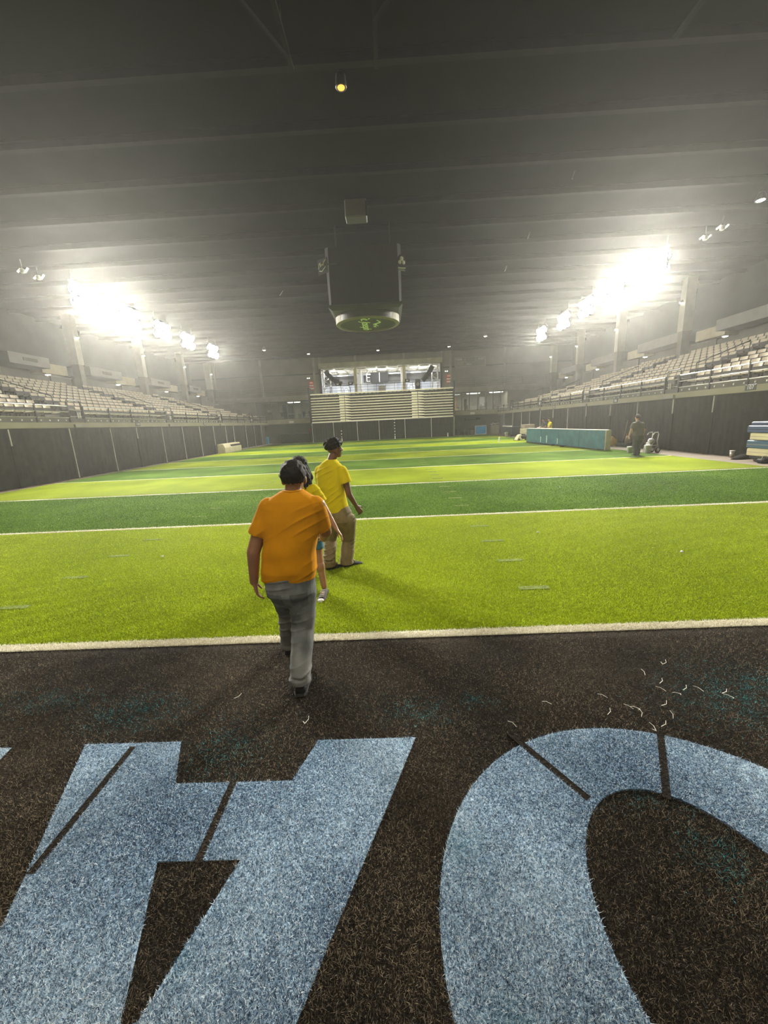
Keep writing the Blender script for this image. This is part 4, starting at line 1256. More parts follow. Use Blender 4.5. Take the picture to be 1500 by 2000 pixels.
# ------------------------------------------------------------------ centre-hung scoreboard
SX, SY = -0.85, 20.6
m_scr = M('dark_screen', (0.02, 0.019, 0.015), 0.7, 0.1, 3, spec=0.2)
cs = thing('centre_scoreboard', 'dark centre-hung scoreboard block with pale ring beneath', 'scoreboard', (SX, SY, 7.2))
def octa(h, c, z):
    return [(h, -h + c, z), (h, h - c, z), (h - c, h, z), (-h + c, h, z), (-h, h - c, z), (-h, -h + c, z), (-h + c, -h, z), (h - c, -h, z)][::1]
MB().loft([octa(1.62, 0.1, 0.0), octa(1.64, 0.12, 1.0), octa(1.66, 0.16, 2.3)]).build('screen_block', m_scr, cs)
MB().box(-1.66, 1.66, -1.66, 1.66, -0.10, 0.0).build('lower_frame', M('frame_grey', (0.07, 0.07, 0.06), 0.35, 0.1, 3, metal=0.4), cs)
MB().loft([[(sx * s, sy * s, z) for sx, sy in ((1, -1), (1, 1), (-1, 1), (-1, -1))] for s, z in ((1.5, -0.2), (1.66, -0.1))]).build('lower_skirt', M('skirt_dark', (0.03, 0.03, 0.026), 0.5), cs)
NRg = 40
def ring(r, z):
    return [(r * math.cos(2 * PI * k / NRg), r * math.sin(2 * PI * k / NRg), z) for k in range(NRg)]
m_ring = M('ring_beige', (0.22, 0.2, 0.135), 0.7, 0.08, 2)
rg = MB().loft([ring(1.54, -0.12), ring(1.54, -0.52), ring(1.36, -0.56), ring(1.34, -0.50), ring(1.34, -0.12)], cap=False).build('ring', m_ring, cs)
# dark display band wrapped round the ring, leaving two pale stretches
for a0, a1 in ((-2.44, -0.70),):
    pts = [a0 + (a1 - a0) * i / 20 for i in range(21)]
    R = [[(r * math.cos(a), r * math.sin(a), z) for a in pts] for r, z in ((1.55, -0.13), (1.55, -0.49))]
    MB().loft(R, cap=False, closed=False).build('display_band', M('band_dark', (0.05, 0.048, 0.035), 0.45), cs)
MB().loft([ring(1.345, -0.48), ring(1.345, -0.46)]).build('underside', M('underside_green', (0.045, 0.05, 0.022), 0.7, 0.1, 2), cs)
m_gr = M('logo_green', (0.55, 0.7, 0.2), 0.5)
b1 = m_gr.node_tree.nodes['Principled BSDF']
b1.inputs['Emission Color'].default_value = (0.5, 0.75, 0.2, 1)
b1.inputs['Emission Strength'].default_value = 0.25
for txt, s, x, y, sh in (('St. Joseph', 0.62, 0.0, 0.0, 0.4), ('CITY OF', 0.2, 0.42, 0.42, 0.0)):
    o = link('lettering', text_mesh(txt, s, m_gr, 0.004, sh), cs, (x - 0.1, y - 0.1, -0.49))
    o.rotation_euler = (PI, 0, PI / 2)
MB().path([(0.45, -0.7, -0.495), (0.62, -0.3, -0.495), (0.35, 0.0, -0.495), (0.5, 0.45, -0.495)], [0.01, 0.03, 0.03, 0.01], n=5).build('swash', m_gr, cs)
# chamfer panels with white marks
mk_w = M('mark_white', (0.8, 0.78, 0.7), 0.4)
def plate(parent, name, mb, mat, x, y, z, rz):
    o = mb.build(name, mat, parent, (x, y, z), rz)
    return o
em = thing('corner_emblem', 'oval club emblem on the right corner of the hanging scoreboard', 'emblem', (SX + 1.66, SY - 1.74, 8.74), 0.35)
MB().lathe((0, 0, 0), [(0.24, 0.0), (0.24, -0.03), (0.2, -0.035)], 24, 'y').rot_to(lambda p: Vector((p.x * 0.8, p.y, p.z * 1.15))).build('oval', m_sign, em)
for (dx, dz, r) in ((0, 0.1, 0.085), (-0.085, -0.04, 0.075), (0.085, -0.04, 0.075)):
    MB().ell((dx, -0.045, dz), (r, 0.015, r * 1.1), nu=12, nv=7).build('leaf', mk_w, em)
MB().box(-0.015, 0.015, -0.06, -0.04, -0.16, 0.0).build('stem', m_sign, em)
MB().box(-0.17, 0.17, -0.05, -0.03, -0.28, -0.24).build('bar', mk_w, em)
MB().box(-0.15, 0.15, -0.05, -0.03, -0.38, -0.31).build('bar', M('mark_grey', (0.3, 0.3, 0.28), 0.5), em)
MB().tube((0, 0.0, 0.0), (-0.25, 0.25, 0.0), 0.03, n=6).build('arm', m_dark_steel, em)
em = thing('corner_script', 'small pale script mark on the left corner of the hanging scoreboard', 'emblem', (SX - 1.78, SY - 1.85, 8.74), -0.6)
MB().path([(-0.2, 0, -0.12), (-0.16, 0, 0.08), (-0.1, 0, 0.1), (-0.08, 0, -0.05), (0.0, 0, 0.04), (0.05, 0, -0.02), (0.12, 0, 0.1), (0.22, 0, 0.16)], 0.018, n=5).build('stroke', mk_w, em)
MB().path([(-0.16, 0, -0.2), (-0.02, 0, -0.24), (0.14, 0, -0.14), (0.2, 0, -0.1)], 0.014, n=5).build('stroke', mk_w, em)
MB().box(-0.28, 0.28, 0.03, 0.06, -0.34, 0.26).build('backing', m_scr, em)
MB().tube((0.2, 0.05, 0.0), (0.55, 0.3, 0.0), 0.03, n=6).build('arm', m_dark_steel, em)
for sx in (-1, 1):
    for sy in (-1, 1):
        MB().tube((sx * 1.2, sy * 1.2, 2.3), (sx * 1.2, sy * 1.2, ZC - 7.2), 0.03, n=6).build('cable', m_dark_steel, cs)
hz = thing('hoist_box', 'small brown hoist box on the ceiling before the hanging scoreboard', 'hoist', (SX - 0.1, 17.4, ZC - 0.75))
MB().bbox(-0.42, 0.42, -0.3, 0.3, 0, 0.6, 0.03).build('case', M('hoist_brown', (0.09, 0.08, 0.07), 0.6), hz)
MB().box(0.38, 0.44, -0.34, -0.3, 0.0, 0.5).build('conduit', m_beam, hz)
MB().tube((0, 0, 0.6), (0, 0, 0.75), 0.05, n=8).build('mount', m_dark_steel, hz)
for k, (x, y) in enumerate(((6.9, 16.3), (6.9, 20.9), (7.0, 25.0), (-6.6, 27.0))):
    o = MB().tube((0, 0, 0), (0.18, 0.25, 0.35), 0.018, n=6).build('loose_cable', m_conc, None, (x, y, ZC - 0.35))
    tag(o, 'short pale cable end hanging under the roof, %s by distance from camera' % ordw(k + 1), 'cable', 'cable ends under the roof')

# ------------------------------------------------------------------ right side props
m_teal = M('teal_vinyl', (0.008, 0.085, 0.115), 0.45, col2=(0.02, 0.15, 0.175), scale=2.2, bump=0.1, bscale=6, detail=6)
tw = thing('padded_wall', 'long teal padded wall standing on the right turf edge', 'padded wall', (11.3, 20.85, 0))
_L = math.hypot(0.72, 9.85)
tw.rotation_euler.z = math.atan2(0.72, 9.85)
nseg = 4
for i in range(nseg):
    a, b = _L * i / nseg, _L * (i + 1) / nseg
    MB().bbox(-0.08, 0.08, a + 0.004, b - 0.004, 0.06, 1.05, 0.012).build('pad_section', m_teal, tw)
MB().bbox(-0.075, 0.22, -0.05, 0.0, 0.03, 1.06, 0.008).build('end_board', m_cream, tw)
MB().box(-0.09, 0.2, -0.02, _L, 1.05, 1.075).build('top_rail', m_steel, tw)
MB().box(0.08, 0.2, 0.0, _L, 0.06, 1.05).build('backing', m_conc, tw)
MB().box(-0.07, 0.2, 0.0, _L, 0.0, 0.06).build('skid', m_black, tw)
for (y, w, h) in ((6.5, 0.06, 0.5), (7.4, 0.05, 0.4), (5.0, 0.05, 0.35)):
    MB().bbox(-0.10, -0.085, y - w, y + w, 0.12, 0.12 + h, 0.006).build('scuff_tape', M('tape_pale', (0.45, 0.6, 0.5), 0.6), tw)
for k, (y, x) in enumerate(((6.0, 0.5), (4.7, 0.55))):
    o = MB().bbox(-0.12, 0.12, -0.1, 0.1, 0.0, 0.09, 0.03).build('sandbag', m_black, None, (10.65 - 0.1 * k, 26.0 - 1.6 * k, TZ))
    tag(o, 'small dark sandbag before the teal padded wall, %s one' % ('farther' if k == 0 else 'nearer'), 'sandbag', 'sandbags by the padded wall')

# striping cart
ct = thing('striping_cart', 'white two-wheeled striping cart beside the man in grey', 'cart', (12.35, 18.75, 0), 0.2)
for s in (-0.16, 0.16):
    MB().lathe((0.12, s, 0.14), [(0.14, -0.03), (0.15, -0.02), (0.15, 0.02), (0.14, 0.03)], 20, 'y').build('tyre', m_rubber, ct, smooth=True)
    MB().lathe((0.12, s, 0.14), [(0.075, -0.035), (0.075, 0.035)], 14, 'y').build('hub', m_white, ct)
    MB().path([(0.14, s, 0.14), (0.06, s, 0.55), (0.1, s, 0.86), (0.06, s, 0.95), (-0.12, s, 0.93), (-0.2, s, 0.84)], 0.02).build('handle', m_white, ct)
    MB().path([(0.06, s, 0.36), (-0.3, s, 0.34), (-0.34, s, 0.04)], 0.018).build('frame', m_white, ct)
MB().tube((-0.12, -0.16, 0.93), (-0.12, 0.16, 0.93), 0.018).build('grip', m_rubber, ct)
MB().lathe((-0.12, 0, 0.42), [(0.1, 0.0), (0.15, 0.05), (0.15, 0.16), (0.08, 0.24), (0.03, 0.25)], 16).build('pump', M('cart_grey', (0.5, 0.48, 0.46), 0.3, 0.2, 9, metal=0.4), ct, smooth=True)
MB().bbox(-0.3, -0.1, -0.12, 0.12, 0.34, 0.5, 0.03).build('motor', m_white, ct)
MB().path([(-0.2, -0.15, 0.5), (-0.36, -0.2, 0.3), (-0.3, -0.22, 0.1)], 0.014).build('hose', m_rubber, ct)
def bucket(label, x, y, r, h, mat):
    t = thing('bucket', label, 'bucket', (x, y, 0))
    MB().lathe((0, 0, 0), [(r * 0.86, 0), (r, h * 0.93), (r * 1.06, h * 0.93), (r * 1.06, h)], 18).build('pail', mat, t, smooth=True)
    MB().lathe((0, 0, 0), [(r * 1.04, h), (r * 1.0, h + 0.015)], 18).build('lid', mat, t)
    MB().path([(-r, 0, h * 0.85), (-r * 1.1, -0.05, h * 0.6), (0, -r * 1.2, h * 0.45), (r * 1.1, -0.05, h * 0.6), (r, 0, h * 0.85)], 0.005, n=5).build('handle', m_steel, t)
bucket('white paint bucket between the man in grey and the striping cart', 11.98, 18.5, 0.145, 0.38, m_white)
bucket('white paint bucket behind the legs of the man in grey', 11.45, 19.0, 0.13, 0.3, m_white)
t = thing('caution_stand', 'yellow folded caution stand left of the man in grey', 'sign stand', (13.0, 23.2, 0))
MB().add([(-0.22, 0, 0.05), (0.1, -0.1, 0.0), (0.22, 0, 0.35), (-0.05, 0.05, 0.6), (-0.22, 0.12, 0.05), (0.1, 0.05, 0.0), (0.22, 0.12, 0.35), (-0.05, 0.17, 0.6)], [(0, 1, 2, 3), (7, 6, 5, 4), (0, 4, 5, 1), (1, 5, 6, 2), (2, 6, 7, 3), (3, 7, 4, 0)]).build('panel', M('caution_yellow', (0.75, 0.5, 0.03), 0.4, 0.1, 5), t)
MB().tube((-0.05, 0.11, 0.6), (0.02, 0.11, 0.66), 0.03).build('handle', m_black, t)
for k, (x, y) in enumerate(((13.35, 22.4), (13.4, 21.2))):
    t = thing('seed_bag', 'tan infill bag with tied neck by the right drapes, %s of the two' % ('left' if k == 0 else 'right'), 'bag', (x, y, 0.22), group='tan bags by the right drapes')
    MB().rings([(0, 0, 0, 0.14, 0.12), (0, 0, 0.1, 0.17, 0.14), (0.01, 0, 0.33, 0.15, 0.12), (0, 0, 0.42, 0.09, 0.06)], 14).build('sack', M('sack_tan', (0.5, 0.42, 0.3), 0.8, 0.2, 9), t, smooth=True)
    MB().tube((-0.06, 0, 0.42), (-0.09, 0.02, 0.52), 0.03).tube((0.05, 0, 0.42), (0.08, 0, 0.52), 0.03).build('tie', M('sack_red', (0.4, 0.15, 0.1), 0.8), t)
o = MB().path([(13.1, 24.2, 0.12), (13.2, 22.8, 0.11), (13.3, 21.8, 0.12), (13.35, 20.4, 0.11)], [0.13, 0.11, 0.12, 0.1], n=12).build('carpet_roll', m_drape, smooth=True)
tag(o, 'black rolled cloth lying along the foot of the right drapes', 'cloth roll')
t = thing('broom', 'thin broom leaning on the right drapes left of the man in grey', 'broom', (13.4, 23.0, 0))
MB().tube((0, 0, 0.15), (0.22, 0.05, 1.45), 0.016, n=6).build('handle', M('broom_wood', (0.3, 0.22, 0.14), 0.6), t)
MB().bbox(-0.2, 0.2, -0.04, 0.04, 0.0, 0.16, 0.02).build('head', m_black, t)
t = thing('steel_cup', 'small steel tumbler standing on the concrete by right drapes', 'tumbler', (13.35, 15.55, 0))
MB().lathe((0, 0, 0), [(0.07, 0), (0.085, 0.27), (0.08, 0.27), (0.065, 0.02)], 16).build('cup', m_steel, t, smooth=True)
MB().lathe((0, 0, 0), [(0.088, 0.25), (0.088, 0.275)], 16).build('rim', m_white, t)
# stack of mats at the right edge
padm = {'b': M('mat_navy', (0.02, 0.05, 0.13), 0.45, 0.1, 4), 'y': M('mat_cream', (0.62, 0.55, 0.32), 0.5, 0.06, 4), 't': M('mat_teal', (0.015, 0.07, 0.13), 0.5, 0.1, 4)}
zz = 0.2
names = ['cream mat, lowest of the stack at the right photo edge', 'dark teal mat, second from the bottom of the right stack', 'cream mat, third from the bottom of the right stack', 'navy mat, second from the top of the right stack', 'thin navy mat, topmost of the stack at the right photo edge']
for k, (c, h, dx, dy) in enumerate((('y', 0.27, 0.0, 0.0), ('t', 0.28, -0.03, 0.02), ('y', 0.26, 0.02, -0.02), ('b', 0.25, -0.05, 0.05), ('b', 0.13, 0.02, 0.0))):
    t = thing('foam_mat', names[k], 'mat', (13.2 + dx, 13.1 + dy, zz), group='stacked foam mats')
    MB().bbox(-0.35, 0.35, -1.3, 1.3, 0.004, h - 0.004, 0.025).build('cushion', padm[c], t)
    MB().box(-0.36, -0.345, -1.25, 1.25, h * 0.45, h * 0.5).build('seam', m_black if c == 'b' else m_conc_l, t)
    MB().bbox(-0.1, 0.1, 1.29, 1.34, h * 0.3, h * 0.6, 0.01).build('strap', padm['y' if c != 'b' else 'b'], t)
    zz += h
t = thing('mat_dolly', 'dark dolly under the stack of mats at right edge', 'dolly', (13.2, 13.1, 0))
MB().bbox(-0.32, 0.32, -1.2, 1.2, 0.12, 0.198, 0.01).build('deck', m_rubber, t)
for sx in (-0.25, 0.25):
    for sy in (-1.0, 1.0):
        MB().lathe((sx, sy, 0.06), [(0.06, -0.02), (0.06, 0.02)], 12, 'x').build('castor', m_rubber, t)
o = MB().rings([(0, 0, 0, 0.5, 0.22, 0.4), (0.05, 0, 0.08, 0.42, 0.18, 0.4), (0.1, 0, 0.16, 0.2, 0.1, 0.4)], 18).build('tarp_heap', m_drape, None, (13.25, 15.0, 0.005), smooth=True)
tag(o, 'crumpled dark tarp lying by the mats on the right', 'tarp')
t = thing('tool_bag', 'small black tool bag in front of the mat stack', 'bag', (12.75, 13.55, 0))
MB().bbox(-0.18, 0.18, -0.14, 0.14, 0, 0.16, 0.04).build('body', m_black, t)
MB().path([(-0.1, 0, 0.15), (-0.06, 0, 0.24), (0.06, 0, 0.24), (0.1, 0, 0.15)], 0.012).build('handle', m_steel, t)

# far right gear behind the teal wall
t = thing('equipment_cart', 'long dark equipment cart with white rail at the far right drapes', 'cart', (13.0, 42.6, 0))
MB().bbox(-0.5, 0.5, -1.6, 1.6, 0.25, 1.0, 0.03).build('box', M('cart_navy', (0.03, 0.035, 0.045), 0.5, 0.2, 3), t)
MB().bbox(-0.55, -0.45, -1.6, 1.6, 1.0, 1.1, 0.01).build('rail', m_white, t)
for sy in (-1.2, 1.2):
    for sx in (-0.4, 0.4):
        MB().lathe((sx, sy, 0.13), [(0.13, -0.04), (0.13, 0.04)], 12, 'x').build('wheel', m_rubber, t)
for k, (z, w) in enumerate(((0.0, 1.5), (0.32, 1.4), (0.68, 1.1))):
    o = MB().bbox(-0.45, 0.45, -w / 2, w / 2, 0.003, 0.24 if k < 2 else 0.3, 0.02).build('foam_block', m_cream if k < 2 else M('block_brown', (0.3, 0.24, 0.18), 0.7), None, (12.6, 36.6, 0.42 + z * 0.78))
    tag(o, '%s block %s of the pile left of the teal wall' % ('cream foam' if k < 2 else 'brown', ('lowest', 'in the middle', 'on top')[k]), 'block', 'blocks left of the teal wall')
t = thing('pallet_truck', 'dark low pallet truck under the blocks left of teal wall', 'truck', (12.6, 36.6, 0))
MB().bbox(-0.45, 0.45, -0.8, 0.8, 0.2, 0.41, 0.02).build('bed', m_black, t)
MB().path([(-0.3, -0.8, 0.3), (-0.6, -1.1, 0.5), (-0.7, -1.2, 0.9)], 0.03).build('handle', m_white, t)
for sy in (-0.6, 0.6):
    MB().lathe((-0.3, sy, 0.1), [(0.1, -0.05), (0.1, 0.05)], 12, 'x').build('wheel', m_rubber, t)
bucket('white bucket standing before the far dark equipment cart', 12.2, 41.8, 0.17, 0.42, m_white)
t = thing('field_mower', 'small dark turf machine with cream hood left of the teal wall', 'machine', (11.0, 33.6, TZ), 0.3)
MB().bbox(-0.1, 0.45, -0.3, 0.3, 0.12, 0.42, 0.08).build('body', m_black, t)
MB().add([(-0.5, -0.2, 0.05), (0.0, -0.25, 0.05), (-0.05, -0.2, 0.5), (-0.2, -0.2, 0.45), (-0.5, 0.2, 0.05), (0.0, 0.25, 0.05), (-0.05, 0.2, 0.5), (-0.2, 0.2, 0.45)], [(0, 1, 2, 3), (7, 6, 5, 4), (0, 4, 5, 1), (1, 5, 6, 2), (2, 6, 7, 3), (3, 7, 4, 0)]).build('hood', m_cream, t)
for sx in (-0.35, 0.3):
    for sy in (-0.3, 0.3):
        MB().lathe((sx, sy, 0.09), [(0.09, -0.03), (0.09, 0.03)], 12, 'y').build('wheel', m_rubber, t)

# cream box by the left drapes
t = thing('padded_box', 'cream padded box with dark lid strip by the far left drapes', 'box', (-15.15, 37.0, 0))
R = []
for y, zt in ((-2.0, 0.82), (1.9, 0.85)):
    R.append([(-0.35, y, 0.0), (0.35, y, 0.0), (0.38, y, 0.5), (0.22, y, zt), (-0.3, y, zt)])
MB().loft(R).build('cover', m_cream, t)
MB().loft([[(0.375, y, 0.56), (0.30, y, 0.72), (0.27, y, 0.71), (0.34, y, 0.55)] for y in (-0.6, 1.85)]).build('lid_strip', m_black, t)
MB().loft([[(0.36, y, 0.02), (0.395, y, 0.5), (0.235, y, 0.86), (0.2, y, 0.84)] for y in (-0.72, -0.62)]).build('piping', m_white, t)
# ------------------------------------------------------------------ people
def remesh(mb, voxel, smooth_it=3, fac=0.5):
    me = mb.mesh('tmp', None)
    ob = bpy.data.objects.new('tmp', me)
    COL.objects.link(ob)
    r = ob.modifiers.new('r', 'REMESH')
    r.mode = 'VOXEL'
    r.voxel_size = voxel
    if smooth_it:
        s = ob.modifiers.new('s', 'SMOOTH')
        s.iterations = smooth_it
        s.factor = fac
    dg = bpy.context.evaluated_depsgraph_get()
    out = bpy.data.meshes.new_from_object(ob.evaluated_get(dg))
    bpy.data.objects.remove(ob)
    bpy.data.meshes.remove(me)
    out.polygons.foreach_set('use_smooth', [True] * len(out.polygons))
    return out
def displace(me, fn):
    n = len(me.vertices)
    co = np.empty(n * 3, np.float32)
    no = np.empty(n * 3, np.float32)
    me.vertices.foreach_get('co', co)
    me.vertices.foreach_get('normal', no)
    co, no = co.reshape(-1, 3), no.reshape(-1, 3)
    co = co + no * fn(co[:, 0], co[:, 1], co[:, 2])[:, None]
    me.vertices.foreach_set('co', co.ravel())
    me.update()
def cloth(seed, amp, kz=38.0, kx=9.0, lo=0.0):
    r = np.random.default_rng(seed)
    p = r.uniform(0, 6.28, 8)
    def fn(x, y, z):
        w = np.sin(3.1 * x + 2 * y + p[0]) + 0.8 * np.sin(5.3 * z + 4 * x + p[1])
        a = np.sin(kz * z + kx * x + 1.8 * w + p[2])
        b = np.sin(0.6 * kz * z - 1.6 * kx * x + 6 * y + 1.5 * w + p[3])
        env = 0.35 + 0.65 * np.clip(np.sin(7 * x + 5 * z + p[4]) * np.sin(6 * y - 4 * z + p[5]) + 0.4, 0, 1)
        if lo:
            c = (1 - np.abs(np.sin(0.5 * (kz * z - kx * x + 3.0 * w) + p[6]))) ** 2
            e2 = np.clip(np.sin(9 * x - 7 * z + p[0]) * np.sin(8 * z + 5 * y + 4 * x + p[3]) + 0.15, 0, 1)
            return amp * e2 * c
        return amp * env * (0.6 * a + 0.4 * b)
    return fn
def hand(mb, wrist, d, nrm, side, curl=0.35, s=1.0):
    d = Vector(d).normalized()
    n = Vector(nrm)
    n = (n - d * n.dot(d)).normalized()
    u = d.cross(n).normalized() * side            # towards the thumb
    w = Vector(wrist)
    R = []
    for t, wd, th in ((-0.02, 0.030, 0.022), (0.015, 0.032, 0.019), (0.05, 0.040, 0.016), (0.085, 0.042, 0.013), (0.098, 0.036, 0.010)):
        c = w + d * t * s
        R.append([c + u * wd * s * math.cos(2 * PI * k / 14) + n * th * s * math.sin(2 * PI * k / 14) for k in range(14)])
    mb.loft(R)
    for i, (o, L) in enumerate(((0.031, 0.068), (0.0105, 0.077), (-0.0105, 0.071), (-0.031, 0.055))):
        p = w + d * 0.088 * s + u * o * s
        ang = 0.12 + 0.1 * i
        dirv = d * math.cos(ang) + n * math.sin(ang) + u * (0.06 - 0.04 * i)
        for j, (fr, r0, r1) in enumerate(((0.45, 0.0088, 0.0082), (0.3, 0.0082, 0.0075), (0.25, 0.0075, 0.0062))):
            dd = dirv.normalized()
            q = p + dd * L * fr * s
            mb.cap(p, q, r0 * s, r1 * s, 10)
            p = q
            ang += curl
            dirv = d * math.cos(ang) + n * math.sin(ang) + u * (0.06 - 0.04 * i)
    p = w + d * 0.028 * s + u * 0.026 * s
    q = p + (d * 0.55 + u * 0.7 + n * 0.35).normalized() * 0.042 * s
    mb.cap(p, q, 0.014 * s, 0.0105 * s, 10)
    q2 = q + (d * 0.85 + u * 0.3 + n * 0.4).normalized() * 0.032 * s
    mb.cap(q, q2, 0.0105 * s, 0.0085 * s, 10)
    mb.cap(q2, q2 + (d * 0.9 + n * 0.4).normalized() * 0.018 * s, 0.0085 * s, 0.007 * s, 10)
def head_mat(yaw, pitch=0.0, roll=0.0):
    return Matrix.Rotation(yaw, 3, 'Z') @ Matrix.Rotation(pitch, 3, 'X') @ Matrix.Rotation(roll, 3, 'Y')
def head(mb, c, H, s=1.0):
    c = Vector(c)
    def P(x, y, z):
        return c + H @ Vector((x * s, y * s, z * s))
    def E(p, r):
        mb.ell(P(*p), tuple(q * s for q in r), H, 20, 14)
    E((0, -0.012, 0.028), (0.076, 0.096, 0.088))
    E((0, 0.024, -0.035), (0.060, 0.068, 0.078))
    E((0, 0.052, -0.088), (0.034, 0.032, 0.026))
    E((0, 0.066, 0.03), (0.056, 0.024, 0.016))
    E((0.030, 0.068, -0.02), (0.024, 0.02, 0.024))
    E((-0.030, 0.068, -0.02), (0.024, 0.02, 0.024))
    mb.cap(P(0, 0.086, 0.018), P(0, 0.108, -0.022), 0.008 * s, 0.0125 * s, 10)
    E((0.010, 0.098, -0.027), (0.010, 0.012, 0.008))
    E((-0.010, 0.098, -0.027), (0.010, 0.012, 0.008))
    E((0, 0.084, -0.058), (0.024, 0.013, 0.007))
    E((0, 0.082, -0.068), (0.022, 0.013, 0.007))
    for q in (-1, 1):
        E((q * 0.079, -0.008, -0.008), (0.011, 0.021, 0.032))
        E((q * 0.075, -0.002, -0.028), (0.010, 0.014, 0.014))
def hair_blobs(mb, c, H, rule, s=1.0, r0=0.016, grow=1.06, n=420, seed=1):
    rr = random.Random(seed)
    c = Vector(c)
    for k in range(n):
        z = 1 - 2 * (k + 0.5) / n
        t = k * 2.399963
        x, y = math.sqrt(1 - z * z) * math.cos(t), math.sqrt(1 - z * z) * math.sin(t)
        th = rule(x, y, z)
        if th > 0:
            p = Vector((x * 0.076 * grow, -0.012 + y * 0.096 * grow, 0.028 + z * 0.088 * grow)) * s
            q = p * (1 + 0.06 * th * rr.uniform(0.3, 1.2))
            mb.ell(c + H @ q, ((r0 * (0.7 + 0.7 * th) * rr.uniform(0.8, 1.2)) * s,) * 3, None, 8, 6)
def foot(yaw, L=0.27, wd=0.05, up=0.0):
    """shoe mesh; heel end at origin, toe along local +y turned by yaw"""
    mb = MB()
    R = []
    for t, w, h in ((0.0, 0.030, 0.075), (0.03, 0.038, 0.085), (0.10, 0.038, 0.09), (0.16, 0.044, 0.07), (0.22, 0.048, 0.052), (0.265, 0.040, 0.042), (0.285, 0.018, 0.03)):
        t, w = t * L / 0.285, w * wd / 0.048
        R.append([(w * q, t, z) for q, z in ((-0.9, 0.012), (0.9, 0.012), (1.0, 0.03), (0.85, h * 0.7), (0.4, h), (-0.4, h), (-0.85, h * 0.7), (-1.0, 0.03))])
    mb.loft(R)
    sole = MB()
    R = []
    for t, w in ((-0.006, 0.028), (0.03, 0.041), (0.12, 0.040), (0.21, 0.052), (0.27, 0.042), (0.292, 0.018)):
        t, w = t * L / 0.285, w * wd / 0.048
        R.append([(-w, t, 0.0), (w, t, 0.0), (w, t, 0.022), (-w, t, 0.022)])
    sole.loft(R)
    return mb, sole

